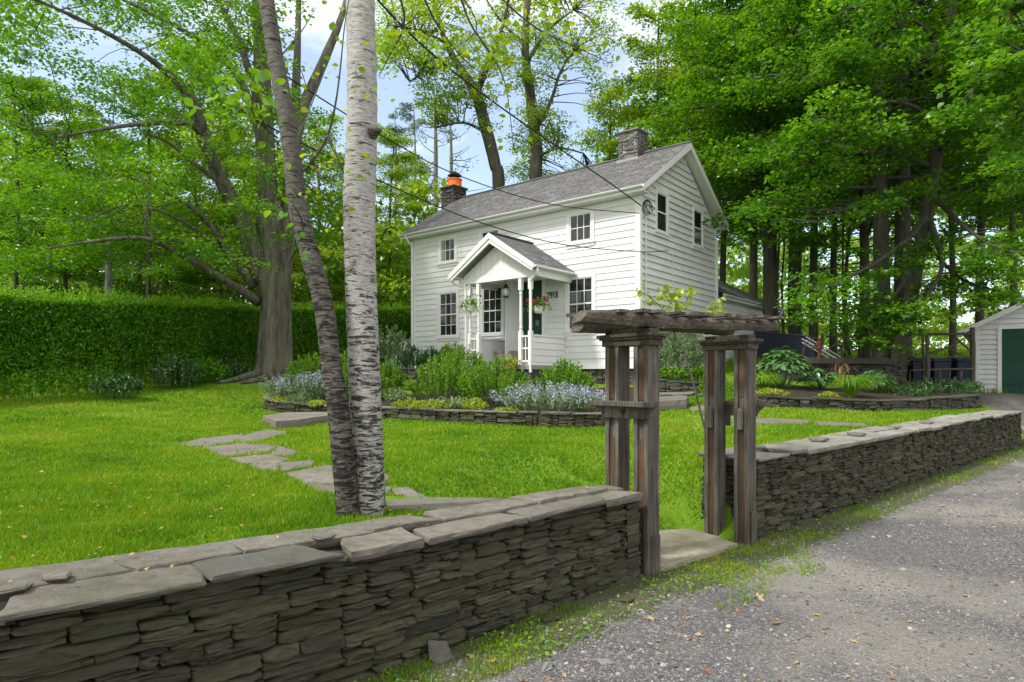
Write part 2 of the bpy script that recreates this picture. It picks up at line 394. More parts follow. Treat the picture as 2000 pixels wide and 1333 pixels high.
# ------------------------------------------------------------------ terrain
KX = [-30, -1.86, 1.02, 2.38, 12.0, 30]; KY = [-25.1, 2.35, 5.16, 6.34, 15.2, 31.8]
def wall_s(X, Y): return (Y-np.interp(X, KX, KY))*.72
ctrl = []
def cp(x, y, z): ctrl.append((x, y, z))
def cpx(px, py, d):
    p = at(px, py, d); cp(p.x, p.y, p.z)
for a in [(-12,-10,.7),(-6,-2,.65),(-2.6,2.9,.62),(-1,4.3,.60),(.6,5.8,.56),(-2.2,6.9,.60),(-4.9,9.5,.62),(-3.6,12.6,.66),
          (0,13.2,.6),(1.8,13.2,.62),(0,9,.58),(-2.9,14,.66),(-5.9,15.6,.78),(-11.9,14.6,1.04),(-9.9,22,1.48),(-7.7,21,1.58),(-9,10,.75),
          (-10,5,.78),(-13.5,10,.92),(3.4,17.6,1.3),(-.3,20.5,1.32),(-3.7,23.8,1.4),(-2,17,1.05),(1.5,15.7,1.0),(-5.5,18,1.1),(-5,27,1.7),
          (3.4,9.2,.62),(5,9.8,.68),(9,13.2,.78),(5.1,13.4,.92),(3.6,13.2,.84),(7.7,13.8,.83),(11.4,15.8,.80),(2.6,9.5,.58),
          (4.2,16,1.2),(7,16.5,1.28),(9.5,17.6,1.25),(12.5,18.6,1.2),(14.5,20.3,1.12),(18,20,1.1),(17,24,1.6),(8,21,2.0),(10,21,2.0),(12,22,1.95),
          (10,27,2.2),(6,26,2.1),(2,28,2.1),(-10,30,2),(-20,20,1.4),(-20,0,.9),(-20,40,2.4),(0,36,2.5),(15,36,2.7),(30,36,2.9),
          (20,60,3.7),(-20,60,3.2),(60,60,4.2),(-60,60,4),(-60,0,2),(60,20,2),(60,-20,0),(20,10,.8),(0,120,6),(120,120,6),(-120,120,6),(120,-60,0),(-120,-60,1)]:
    cp(*a)
CT = np.array(ctrl); nC = len(CT)
def U(r2): return .5*r2*np.log(r2+1e-6)
_d2 = ((CT[:, None, :2]-CT[None, :, :2])**2).sum(-1)
_A = np.zeros((nC+3, nC+3)); _A[:nC, :nC] = U(_d2)+np.eye(nC)*.15; _A[:nC, nC] = 1; _A[:nC, nC+1:] = CT[:, :2]; _A[nC, :nC] = 1; _A[nC+1:, :nC] = CT[:, :2].T
_w = np.linalg.solve(_A, np.concatenate([CT[:, 2], np.zeros(3)]))
def lawn_z(X, Y):
    X = np.asarray(X, float); Y = np.asarray(Y, float); z = _w[nC]+_w[nC+1]*X+_w[nC+2]*Y
    for i in range(nC): z = z+_w[i]*U((X-CT[i, 0])**2+(Y-CT[i, 1])**2)
    return z
def road_z(X, Y):
    return .02*(fbm(X*.7, Y*.7, 5)-.5)+1.12*sstep(14.2, 20.2, Y)*sstep(11.5, 12.6, X)
def lawn_w(X, Y):
    s = wall_s(X, Y); q = np.abs((X-1.65)*.77+(Y-5.75)*.637)
    gw = 1-sstep(.55+.35*np.maximum(s, 0), .95+.8*np.maximum(s, 0), q)
    w = sstep(.12, .34, s)*(1-gw)+sstep(.45, 3.2, s)*gw
    return w*(1-sstep(12.0, 12.5, X)*(1-sstep(20.3, 21.5, Y)))
def H(X, Y):
    w = lawn_w(X, Y)
    return road_z(X, Y)*(1-w)+(lawn_z(X, Y)+.025*(fbm(X*.9, Y*.9, 2)-.5))*w
def gp(px, py, lo=2.0, hi=60):
    d = np.exp(np.linspace(np.log(lo), np.log(hi), 1500)); X = (px-CX)/F*d; Z = EYE-(py-HY)/F*d
    k = np.nonzero(Z < H(X, d))[0]
    i = k[0] if len(k) else 1499
    return Vector((X[i], d[i], float(H(X[i:i+1], d[i:i+1])[0])))
def gpl(px, py, lo=3.0, hi=60):
    d = np.exp(np.linspace(np.log(lo), np.log(hi), 1500)); X = (px-CX)/F*d; Z = EYE-(py-HY)/F*d
    k = np.nonzero(Z < lawn_z(X, d))[0]; i = k[0] if len(k) else 1499
    return Vector((X[i], d[i], Z[i]))
def grid_mesh(name, xs, ys, zf, mat, keep=None, attrs=None, off=0):
    X, Y = np.meshgrid(xs, ys); Z = zf(X, Y)+off
    nx, ny = len(xs), len(ys)
    co = np.stack([X, Y, Z], -1).reshape(-1, 3)
    i, j = np.meshgrid(np.arange(nx-1), np.arange(ny-1)); a = (j*nx+i).ravel()
    Q = np.stack([a, a+1, a+nx+1, a+nx], 1)
    if keep is not None:
        K = keep(X, Y).ravel(); Q = Q[K[Q].any(1)]
    me = bpy.data.meshes.new(name); me.from_pydata(co.tolist(), [], Q.tolist())
    for nm, fn in (attrs or {}).items():
        at_ = me.attributes.new(nm, 'FLOAT', 'POINT'); at_.data.foreach_set('value', fn(X, Y).ravel().astype(np.float32))
    return finish(me, name, mat, None, False, True)
def axis_(lo, hi, fine_lo, fine_hi, st, far):
    a = np.arange(fine_lo, fine_hi, st); g = []; x = fine_hi; s = st
    while x < hi: g.append(x); s *= far; x += s
    g.append(hi); h = []; x = fine_lo-st; s = st
    while x > lo: h.append(x); s *= far; x -= s
    h.append(lo); return np.array(h[::-1]+list(a)+g)
xs = axis_(-150, 200, -8, 14, .12, 1.22); ys = axis_(-60, 300, 0, 22, .12, 1.22)
o = grid_mesh('ground', xs, ys, H, M['lawn']); tag(o, kind='structure')
def verge(X, Y):
    s = -wall_s(X, Y); v = 1-sstep(.0, 1.0, s)
    v = np.where(X > 12.2, 1-sstep(0, 1.0, np.abs(X-12.3)), v)
    return np.clip(v*.95, 0, 1)
def road_keep(X, Y): return ((wall_s(X, Y) < .25) & (X < 12.4)) | ((X > 12.2) & (Y < 20.6))
xr = axis_(-60, 60, -5, 16, .12, 1.25); yr = axis_(-40, 20.6, -1, 20.5, .12, 1.25)
o = grid_mesh('gravel_driveway', xr, yr, lambda X, Y: road_z(X, Y)+np.where(lawn_w(X, Y) > .001, -.1, 0), M['gravel'], road_keep, {'verge': verge}, .012)
tag(o, kind='structure')
# meadow far behind the woods
o = grid_mesh('meadow', np.linspace(8, 48, 30), np.linspace(38, 68, 24), H, M['meadow'], None, None, .05); tag(o, kind='structure')

# ------------------------------------------------------------------ stone walls
def poly_len(P):
    L = [0]
    for a, b in zip(P[:-1], P[1:]): L.append(L[-1]+sqrt((a[0]-b[0])**2+(a[1]-b[1])**2))
    return L
def smooth_line(P, n=6):
    q = catmull([Vector((p[0], p[1], p[2])) for p in P], n); t = catmull([Vector((p[3], 0, 0)) for p in P], n)
    return [(a.x, a.y, a.z, b.x) for a, b in zip(q, t)]
def stone_face(mb, P, hs=(.03, .085), ls=(.16, .55), seed=1, flip=1, batter=.05, prot=.022, capdrop=.04, depth=.16):
    """dry laid stones on the outer face of polyline P [(x,y,zbottom,ztop)], normal on its right side (flip=1)"""
    rg = random.Random(seed); L = poly_len(P); tot = L[-1]; A = np.array(P)
    ds = .02; n = int(tot/ds)+1; sk = np.full(n, -.06)+np.array([rg.uniform(-.01, .01) for _ in range(n)])
    Hm = float(np.mean(A[:, 3]-A[:, 2]))-capdrop
    def P3(s, z, dep):
        s = min(max(s, 0), tot); x = np.interp(s, L, A[:, 0]); y = np.interp(s, L, A[:, 1])
        zb = np.interp(s, L, A[:, 2]); zt = np.interp(s, L, A[:, 3])-capdrop
        e = .12; x2 = np.interp(min(s+e, tot), L, A[:, 0])-np.interp(max(s-e, 0), L, A[:, 0]); y2 = np.interp(min(s+e, tot), L, A[:, 1])-np.interp(max(s-e, 0), L, A[:, 1])
        l = sqrt(x2*x2+y2*y2) or 1; nx, ny = y2/l*flip, -x2/l*flip
        dd = dep-batter*z
        return (x+nx*dd, y+ny*dd, zb+z*(zt-zb)/Hm)
    guard = 0
    while guard < 20000:
        guard += 1
        i = int(np.argmin(sk)); z0 = sk[i]
        if z0 > Hm-.012: break
        tol = rg.uniform(.008, .022); a = i
        while a > 0 and abs(sk[a-1]-z0) < tol: a -= 1
        b = i
        while b < n-1 and abs(sk[b+1]-z0) < tol: b += 1
        run = (b-a+1)*ds
        if run < .07:
            lo = sk[a-1] if a > 0 else 9; hi = sk[b+1] if b < n-1 else 9
            t_ = min(lo, hi); sk[a:b+1] = t_ if t_ < 9 else Hm+.1; continue
        Ls = rg.uniform(*ls)*(1 if rg.random() < .8 else .55)
        if run-Ls < .09: Ls = run
        if Ls > ls[1]*1.25: Ls = run*.5
        k = max(3, int(Ls/ds)); c0 = a if rg.random() < .5 else b-k+1
        c0 = max(a, c0); c1 = min(b, c0+k-1)
        h = rg.uniform(*hs)*(1.45 if rg.random() < .13 else 1)
        if z0+h > Hm-.02: h = max(.015, Hm-z0)
        s0, s1 = c0*ds, (c1+1)*ds; g = rg.uniform(.002, .005); zz = z0+g
        slope = rg.uniform(-.02, .02)*min(1, (s1-s0)*2.5)
        top = zz+h-g
        m_ = max(3, min(8, int((s1-s0)/.06)))
        x0, x1 = s0+g, s1-g; slL = rg.uniform(-.4, .5)*h; slR = rg.uniform(-.4, .5)*h
        out = []
        for q in range(m_+1):
            u = q/m_; e = (.28*h*rg.random() if q in (0, m_) else 0)
            out.append((x0+(x1-x0)*u, zz+rg.uniform(-.004, .005)+e))
        out.append((x1+max(-.02, min(.012, slR*.5)), zz+h*.5))
        for q in range(m_, -1, -1):
            u = q/m_; e = (.32*h*rg.random() if q in (0, m_) else 0)
            out.append((x0+(x1-x0)*u+rg.uniform(-.004, .004), top+slope*(u-.5)*2*.5+rg.uniform(-.006, .004)-e))
        out.append((x0-max(-.02, min(.012, slL*.5)), zz+h*.5))
        cx = (x0+x1)/2; cz = zz+h/2; pr = rg.uniform(-prot, prot); ty = rg.uniform(-.05, .05); tz = rg.uniform(-.35, .25)
        def dep(x, z, e): return pr+(x-cx)*ty+(z-cz)*tz+e
        N = len(out); V = []
        for (x, z) in out: V.append(P3(x, z, -depth))
        for (x, z) in out: V.append(P3(x, z, dep(x, z, -.008-rg.random()*.008)))
        bx = .004+.03*h; bz = .055
        for (x, z) in out: V.append(P3(cx+(x-cx)*(1-2*bx/max(x1-x0, .05)), cz+(z-cz)*(1-bz*1.3), dep(x, z, .003+rg.uniform(-.006, .005))))
        for (x, z) in out: V.append(P3(cx+(x-cx)*.72, cz+(z-cz)*.6, dep(x, z, .006+rg.uniform(-.011, .010))))
        Fs = []
        for rr in range(3):
            for q in range(N):
                q2 = (q+1) % N; fq = (rr*N+q, rr*N+q2, (rr+1)*N+q2, (rr+1)*N+q)
                Fs.append(fq if flip == 1 else fq[::-1])
        cap_ = tuple(3*N+q for q in range(N)); Fs.append(cap_ if flip == 1 else cap_[::-1])
        mb.add(V, Fs, rg.random())
        us = np.arange(c0, c1+1); sk[c0:c1+1] = top+slope*((us-c0)/max(1, c1-c0)-.5)
    return P3, tot

def offset_line(P, d):
    out = []
    for i, p in enumerate(P):
        a = P[max(i-1, 0)]; b = P[min(i+1, len(P)-1)]; x, y = b[0]-a[0], b[1]-a[1]; l = sqrt(x*x+y*y)
        out.append((p[0]-y/l*d, p[1]+x/l*d))
    return out
def slab_mb(outline, z, th, tilt=(0, 0), seed=0, rough=.012, under=0):
    """irregular flat stone; outline world xy, ccw"""
    rg = random.Random(seed); P = []
    n = len(outline)
    for i in range(n):
        a = Vector(outline[i]); b = Vector(outline[(i+1) % n]); L = (b-a).length; k = max(1, int(L/.09))
        for q in range(k):
            p = a+(b-a)*(q/k); P.append(Vector((p.x+rg.uniform(-rough, rough), p.y+rg.uniform(-rough, rough))))
    c = sum(P, Vector((0, 0)))/len(P); N = len(P); V = []
    def zz(p): return z+(p.x-c.x)*tilt[0]+(p.y-c.y)*tilt[1]
    for e, dz in ((-.006, -th), (.004, -th*.55), (0, -.007), (-.010, 0)):
        for p in P:
            d = (p-c); l = d.length or 1; q = p+d/l*(e+rg.uniform(-.005, .005)); V.append((q.x, q.y, zz(q)+dz+(rg.uniform(-.002, .001) if dz == 0 else 0)))
    Fs = [tuple(range(N))[::-1], tuple(3*N+i for i in range(N))]
    for r_ in range(3):
        for i in range(N):
            j = (i+1) % N; Fs.append((r_*N+i, r_*N+j, (r_+1)*N+j, (r_+1)*N+i))
    mb = MB(); mb.add(V, Fs, rg.random()); return mb

def stone_wall(name, label, P, thick, seed, capw=(.45, 1.1), hs=(.03, .085), ls=(.16, .55), mat='slate', capmat='slate_cap', capth=(.028, .05), ends=(1, 1), over=.035, rows=2, sm=6, prot=.022, capsplit=True, backface=False):
    P = smooth_line(P, sm)
    root = thing(name, label, 'stone wall', (P[0][0], P[0][1], P[0][2]))
    mb = MB(); P3, tot = stone_face(mb, P, hs, ls, seed, prot=prot)
    T = thick if hasattr(thick, '__len__') else [thick]*len(P)
    if len(T) != len(P): T = np.interp(np.linspace(0, 1, len(P)), np.linspace(0, 1, len(T)), T)
    B = []
    for i, p in enumerate(P):
        o_ = offset_line(P, T[i])[i]; B.append((o_[0], o_[1], p[2], p[3]))
    for e, fl in ((0, ends[0]), (1, ends[1])):
        if not fl: continue
        if e: a, b = P[-1], B[-1]
        else: a, b = B[0], P[0]
        stone_face(mb, [a, b], hs, ls, seed+5+e, prot=prot)
    if backface: stone_face(mb, B[::-1], hs, ls, seed+9, prot=prot)
    mb.build('stones', M[mat], root, True)
    core = MB(); inn = [(a[0]+(b[0]-a[0])*.16/T[i] if T[i] > .2 else a[0]*.7+b[0]*.3, a[1]+(b[1]-a[1])*.16/T[i] if T[i] > .2 else a[1]*.7+b[1]*.3) for i, (a, b) in enumerate(zip(P, B))]
    V = []
    for i, p in enumerate(P):
        bx, by = B[i][0]*.97+P[i][0]*.03, B[i][1]*.97+P[i][1]*.03
        ea = P[min(i+1, len(P)-1)]; eb = P[max(i-1, 0)]; el = sqrt((ea[0]-eb[0])**2+(ea[1]-eb[1])**2); sh = (.13 if i == 0 and ends[0] else -.13 if i == len(P)-1 and ends[1] else 0)/el
        ox_, oy_ = (ea[0]-eb[0])*sh, (ea[1]-eb[1])*sh; inn[i] = (inn[i][0]+ox_, inn[i][1]+oy_); bx += ox_; by += oy_
        V += [(inn[i][0], inn[i][1], p[2]-.1), (bx, by, p[2]-.1), (bx, by, p[3]-.045), (inn[i][0], inn[i][1], p[3]-.045)]
    Fs = []
    for i in range(len(P)-1):
        for q in range(4):
            q2 = (q+1) % 4; Fs.append((i*4+q, (i+1)*4+q, (i+1)*4+q2, i*4+q2))
    Fs += [(0, 1, 2, 3), tuple(len(V)-4+q for q in (3, 2, 1, 0))]
    core.add(V, Fs, .5); core.build('core', M['core'], root, True)
    # capstones
    rg = random.Random(seed+77); L = poly_len(P); A = np.array(P); BA = np.array(B)
    def S(s, v):   # v 0 front .. 1 back (metres beyond with over)
        s = min(max(s, 0), L[-1]); x = np.interp(s, L, A[:, 0]); y = np.interp(s, L, A[:, 1]); X = np.interp(s, L, BA[:, 0]); Y = np.interp(s, L, BA[:, 1])
        t = sqrt((X-x)**2+(Y-y)**2); vv = v if 0 < v < 1 else (-over/t if v <= 0 else 1+over*.4/t)
        return (x+(X-x)*vv, y+(Y-y)*vv)
    def Zt(s): return float(np.interp(s, L, A[:, 3]))
    bands = [(0, 1)] if rows == 1 else [(0, .52), (.52, 1)]
    for bi, (v0, v1) in enumerate(bands):
        s = 0.0 if ends[0] else 0
        while s < L[-1]-.02:
            l = rg.uniform(*capw)*(1.25 if bi == 0 else 1)
            if L[-1]-s-l < capw[0]*.5: l = L[-1]-s
            s2 = min(L[-1], s+l); g = rg.uniform(.004, .026); j = lambda a: rg.uniform(-a, a)
            mid0 = v0 if v0 == 0 else v0+j(.07); 
            sk0, sk1 = j(.12), j(.12)
            k = max(2, int(l/.3)); top = []; bot = []
            for q in range(k+1):
                u = q/k; bot.append(S(s+g+(s2-s-2*g)*u, (v0 if v0 == 0 else v0+j(.08))))
                top.append(S(min(L[-1], max(0, s+g+sk0*(u < .5)+sk1*(u > .5)+(s2-s-2*g)*u)), (v1 if v1 == 1 else v1+j(.08)-.03)))
            out = bot+top[::-1]
            th = rg.uniform(*capth); z = Zt((s+s2)/2)+rg.uniform(-.008, .014)+(rg.uniform(0, .02) if rg.random() < .3 else 0)
            sl = (Zt(s2)-Zt(s))/max(l, .1); dx, dy = S(s2, .5)[0]-S(s, .5)[0], S(s2, .5)[1]-S(s, .5)[1]; ll = dx*dx+dy*dy or 1
            q_ = (Zt(s2)-Zt(s))/ll; tilt = (dx*q_+j(.012), dy*q_+j(.012))
            sb = slab_mb(out, z, th, tilt, rg.randrange(99999)); 
            sb.build('capstone', M[capmat], root, True)
            s = s2
    # broken chips lying on top
    return root, S, Zt, L[-1]

Lp = [(-3.3, .93, -.02, .78), (-1.86, 2.35, 0, .74), (-.72, 3.46, 0, .70), (.2, 4.36, 0, .70), (1.03, 5.16, 0, .70)]
wl, SL, ZL, LL = stone_wall('stone_wall', 'long dry stone wall with broken slab top running from the bottom left corner to the gate', Lp, [.66, .64, .54, .44, .36], 3, capw=(.35, .9), hs=(.022, .066), ls=(.14, .55), capth=(.026, .06), ends=(0, 1), rows=2)
Rp = [(2.40, 6.36, 0, .80), (3.6, 7.46, 0, .80), (5.4, 9.13, 0, .80), (8.5, 12.0, 0, .81), (11.9, 15.1, .05, .82)]
wr, SR, ZR, LR = stone_wall('stone_wall', 'long dry stone wall running from the gate back along the gravel towards the shed', Rp, .62, 21, capw=(.35, .9), hs=(.025, .068), ls=(.14, .5), capmat='slate_sunlit', capth=(.028, .055))
# chips and loose stones on the wall tops (separate small stones)
def chip(name, label, c, r, z, th, seed, mat='slate_cap', group=None, tilt=(0, 0)):
    rg = random.Random(seed); k = rg.choice([4, 5, 5]); a0 = rg.random()*6
    out = [(c[0]+r*rg.uniform(.6, 1.1)*cos(a0+2*pi*i/k), c[1]+r*rg.uniform(.6, 1.1)*sin(a0+2*pi*i/k)) for i in range(k)]
    o = slab_mb(out, z, th, tilt, seed, .006).build(name, M[mat]); tag(o, label, 'stone', group); return o
for i, (s, v) in enumerate([(2.1, .42), (2.25, .55), (3.45, .5)]):
    c = SL(s+.0, v); chip('loose_stone', 'small broken slate chips lying in the cracks of the near wall top', c, .075, ZL(s)+.028+.004*i, .02, 40+i, group='slate chips on the near wall', tilt=(.03, .02*(i % 3-1)))
for i, (s, v) in enumerate([(.7, .6), (2.2, .5), (3.3, .4), (5.2, .5), (6.6, .45)]):
    c = SR(s, v); chip('loose_stone', 'flat slate pieces lying loose on the far wall top', c, .13, ZR(s)+.05, .035, 60+i, group='slate pieces on the far wall', tilt=(.06, .08))
for (px, py, r) in ((862, 1292, .09),):
    p = gp(px, py); chip('loose_stone', 'upright triangular slate leaning at the foot of the near wall', (p.x, p.y), r, p.z+.05, .025, 81, 'slate_cap', tilt=(-.5, .6))
for (px, py, r, lb) in ((1070, 1212, .10, 'pointed flat stone at the foot of the near wall near the gate'), (1220, 1175, .11, 'flat grey stone fallen between the near wall and the gate post'), (1258, 1075-0, .05, None)):
    if lb: p = gp(px, py); chip('loose_stone', lb, (p.x, p.y), r, p.z+.03, .03, int(px), 'slate', tilt=(.1, -.15))

# centre bed wall
def pw(l): return [(at(a, b, d).x, d, at(a, c, d).z, at(a, b, d).z) for a, b, c, d in l]
Cp = pw([(545, 764, 796, 17.2), (516, 772, 800, 16.4), (528, 782, 806, 15.7), (600, 790, 812, 15.0), (750, 795, 822, 14.3), (900, 801, 829, 13.7), (1050, 806, 834, 13.2), (1175, 807, 834, 13.0), (1240, 800, 828, 13.6)])
stone_wall('garden_wall', 'low curved dry stone wall holding up the flower bed before the house', Cp, .32, 31, capw=(.3, .6), hs=(.05, .10), ls=(.22, .6), mat='slate', capth=(.03, .05), rows=1, sm=5, prot=.025, over=.02)
Dp = pw([(1478, 772, 797, 13.8), (1560, 776, 802, 13.9), (1700, 782, 809, 14.1), (1830, 778, 808, 15.0), (1916, 771, 803, 16.2)])
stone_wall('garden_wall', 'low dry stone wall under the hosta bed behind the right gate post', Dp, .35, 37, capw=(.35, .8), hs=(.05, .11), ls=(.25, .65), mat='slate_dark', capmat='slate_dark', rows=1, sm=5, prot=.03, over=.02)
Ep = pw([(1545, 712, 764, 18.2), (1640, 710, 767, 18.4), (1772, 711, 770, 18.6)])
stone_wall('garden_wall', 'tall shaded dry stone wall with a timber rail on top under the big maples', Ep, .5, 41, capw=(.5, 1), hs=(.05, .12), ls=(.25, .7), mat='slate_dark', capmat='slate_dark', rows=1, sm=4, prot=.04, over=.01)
Gp = pw([(1262, 742, 766, 16.3), (1330, 745, 765, 16.0), (1385, 748, 764, 16.0)])
stone_wall('garden_wall', 'short low stone edging below the house gable seen through the gate', Gp, .3, 43, capw=(.3, .5), hs=(.05, .1), ls=(.2, .5), mat='slate_dark', capmat='slate_dark', rows=1, sm=3, over=.01)
Jp = pw([(760, 722, 746, 19.5), (810, 720, 742, 19.2), (862, 722, 742, 18.8)])
stone_wall('garden_wall', 'short low stone edging in the upper bed left of the porch', Jp, .3, 47, capw=(.3, .5), hs=(.05, .1), ls=(.2, .5), mat='slate_dark', capmat='slate_dark', rows=1, sm=3, over=.01)

def bed(name, front, back, n=14):
    m_ = 40; Fp = [Vector((np.interp(t, np.linspace(0, 1, len(front)), [p[0] for p in front]), np.interp(t, np.linspace(0, 1, len(front)), [p[1] for p in front]), np.interp(t, np.linspace(0, 1, len(front)), [p[2] for p in front]))) for t in np.linspace(0, 1, m_)]
    Bp = [Vector((np.interp(t, np.linspace(0, 1, len(back)), [p[0] for p in back]), np.interp(t, np.linspace(0, 1, len(back)), [p[1] for p in back]), np.interp(t, np.linspace(0, 1, len(back)), [p[2] for p in back]))) for t in np.linspace(0, 1, m_)]
    V = []; Fs = []
    for i in range(m_):
        for j in range(n):
            p = Fp[i].lerp(Bp[i], j/(n-1)); p.z += .05*(float(fbm(np.array(p.x*2.), np.array(p.y*2.), 9))-.5) if 0 < j < n-1 else 0
            V.append(p)
    for i in range(m_-1):
        for j in range(n-1): Fs.append((i*n+j, (i+1)*n+j, (i+1)*n+j+1, i*n+j+1))
    mb = MB(); mb.add(V, Fs, .5); o = mb.build(name, M['mulch'], smooth=True); tag(o, kind='structure'); return o
fr = [(x-.0, y+.18, zt-.05) for x, y, zb, zt in Cp]
bed('bed_soil', fr, [(-5.6, 19.5, 1.25), (-5.2, 21.5, 1.35), (-3.9, 23.9, 1.42), (-.3, 20.9, 1.37), (1.7, 19.4, 1.36), (3.4, 17.9, 1.34), (3.3, 15.3, 1.15)])
fr2 = [(x, y+.2, zt-.05) for x, y, zb, zt in Dp]
bed('bed_soil', fr2, [(5.6, 17.2, 1.45), (7.9, 18.2, 1.42), (9.4, 18.4, 1.36), (11.4, 18.6, 1.3), (12.4, 18.6, 1.22)])
bed('upper_terrace_ground', [(x, y+.25, zt-.06) for x, y, zb, zt in Ep]+[(12.3, 19.3, 2.0)], [(7.6, 25, 2.15), (10, 25, 2.15), (14, 26, 2.1)])

# ------------------------------------------------------------------ flagstone path, slabs
pathpolys = []
def flag(pxs, th=.02, seed=0, lift=.012, grow=1.0):
    P = [(gp if pxs[0][0] == 1262 else gpl)(a, b) for a, b in pxs]; xy = [(p.x, p.y) for p in P]; c_ = np.mean(xy, 0); xy = [tuple(c_+(np.array(q)-c_)*grow) for q in xy]
    A = sum(xy[i][0]*xy[(i+1) % len(xy)][1]-xy[(i+1) % len(xy)][0]*xy[i][1] for i in range(len(xy)))
    if A < 0: xy = xy[::-1]
    pathpolys.append(xy); c = [sum(q[0] for q in xy)/len(xy), sum(q[1] for q in xy)/len(xy)]
    e = .3; zx = float(H(np.array([c[0]+e]), np.array([c[1]]))[0]-H(np.array([c[0]-e]), np.array([c[1]]))[0])/(2*e)
    zy = float(H(np.array([c[0]]), np.array([c[1]+e]))[0]-H(np.array([c[0]]), np.array([c[1]-e]))[0])/(2*e)
    zx = max(-.07, min(.07, zx)); zy = max(-.07, min(.07, zy))
    zc = float(np.median(H(np.array([q[0] for q in xy]+[c[0]]), np.array([q[1] for q in xy]+[c[1]]))))
    return slab_mb(xy, zc+lift, th, (zx, zy), seed, .012)
flags = [[(352,868),(395,858),(470,850),(452,864),(400,874)], [(462,856),(520,842),(560,846),(520,858),(478,866)], [(405,876),(470,868),(540,872),(520,884),(440,892)],
 [(545,874),(580,884),(570,892),(530,888)], [(452,896),(525,890),(560,898),(545,906),(480,908)], [(488,910),(545,908),(538,922),(510,920)], [(548,906),(612,900),(608,912),(552,924)],
 [(560,928),(640,914),(700,920),(690,940),(600,944)], [(602,948),(700,944),(760,942),(740,966),(640,962)], [(752,936),(800,934),(830,950),(770,956)], [(770,960),(840,952),(882,966),(800,968)],
 [(752,968),(890,970),(975,972),(960,1000),(780,1000)], [(655,966),(742,970),(745,996),(690,990)], [(700,918),(760,925),(745,938),(702,936)]]
big = MB()
for i, f in enumerate(flags):
    b = flag(f, .05, i+3, .012, 1.12); big.add(b.v, b.f, rnd.random())
for i, f in enumerate([[(1424,823),(1500,818),(1585,824),(1575,830),(1440,829)], [(1590,824),(1690,829),(1700,836),(1600,833)], [(1282,764),(1330,760),(1372,764),(1350,775),(1290,776)], [(1376,762),(1420,762),(1415,772),(1365,776)],[(1345,796),(1400,794),(1395,803),(1350,804)]]):
    b = flag(f, .04, i+40, .02); big.add(b.v, b.f, rnd.random())
o = big.build('flagstone_path', M['flag']); tag(o, kind='structure')
b = flag([(1262,1046),(1345,1043),(1385,1056),(1442,1074),(1400,1088),(1345,1105),(1300,1120),(1230,1112)], .07, 90, .06)
o = b.build('threshold_slab', M['slabtan']); tag(o, 'large tan flat stone slab lying on the ground between the gate posts', 'stone slab')
b = flag([(514,826),(560,818),(640,816),(640,826),(585,834),(540,838)], .16, 91, .15)
o = b.build('stone_step', M['flag']); tag(o, 'thick raised stone step on the lawn left of the birch trunks', 'stone step')
b = flag([(1284,790),(1330,787),(1346,792),(1340,800),(1288,805)], .2, 92, .17)
o = b.build('stone_step', M['flag']); tag(o, 'thick raised stone step on the lawn seen through the gate', 'stone step')

# ------------------------------------------------------------------ the house
HRZ = math.atan2(-.635, .772)
house = thing('farmhouse', 'white clapboard two storey farmhouse with grey shingle roof and gabled porch', 'house', (3.58, 18.3, 0), HRZ)
fm = lambda u, z, n_: (u, -n_, z)          # front wall: u = local x, n outward
gm = lambda u, z, n_: (n_, u, z)           # gable wall
ZB, ZT, WX, WD = 1.98, 6.72, -9.41, 5.47
PITCH = .646; RY = WD/2; ZE = 6.92; ZRD = 8.93
def boards(mb, mp_, u0f, u1f, z0, z1, step, holes, ob=.030, ot=.006, seed=0):
    rg = random.Random(seed); z = z0
    while z < z1-.01:
        t = min(z+step, z1); cuts = sorted(set([z, t]+[h for q in holes for h in (q[2], q[3]) if z < h < t]))
        br_ = rg.random()
        for a, b in zip(cuts[:-1], cuts[1:]):
            segs = [(u0f((a+b)/2), u1f((a+b)/2))]
            for (h0, h1, hz0, hz1) in holes:
                if hz0 < (a+b)/2 < hz1:
                    ns = []
                    for s0, s1 in segs:
                        if h1 <= s0 or h0 >= s1: ns.append((s0, s1)); continue
                        if h0 > s0: ns.append((s0, h0))
                        if h1 < s1: ns.append((h1, s1))
                    segs = ns
            fa = (a-z)/step; fb = (b-z)/step; na = ob+(ot-ob)*fa; nb = ob+(ot-ob)*fb
            for s0, s1 in segs:
                if s1-s0 < .01: continue
                cs = [s0]
                while s1-cs[-1] > 3.8: cs.append(cs[-1]+rg.uniform(1.6, 3.4))
                cs.append(s1)
                for c0, c1 in zip(cs[:-1], cs[1:]):
                    j = rg.uniform(-.003, .003); 
                    V = [mp_(c0+.001, a, na+j), mp_(c1-.001, a, na+j), mp_(c1-.001, b, nb+j), mp_(c0+.001, b, nb+j), mp_(c0+.001, a, -.01), mp_(c1-.001, a, -.01), mp_(c1-.001, b, -.01), mp_(c0+.001, b, -.01)]
                    mb.add(V, [(0,1,2,3),(4,5,1,0),(1,5,6,2),(0,3,7,4),(3,2,6,7)], rg.random())
        z = t
WIN_F = [(-7.99,-7.14,3.08,4.62,2,3,2), (-5.90,-5.06,3.08,4.62,2,3,2), (-2.38,-1.52,3.05,4.61,2,3,2), (-7.96,-7.24,5.74,6.55,1,3,2), (-5.95,-5.20,5.70,6.55,1,3,2), (-2.33,-1.57,5.71,6.54,1,3,2)]
WIN_G = [(1.02,1.68,5.95,7.08,2,1,1), (3.62,4.28,5.95,7.08,2,1,1)]
DOOR = (-4.17, -3.38, 2.1, 4.7)
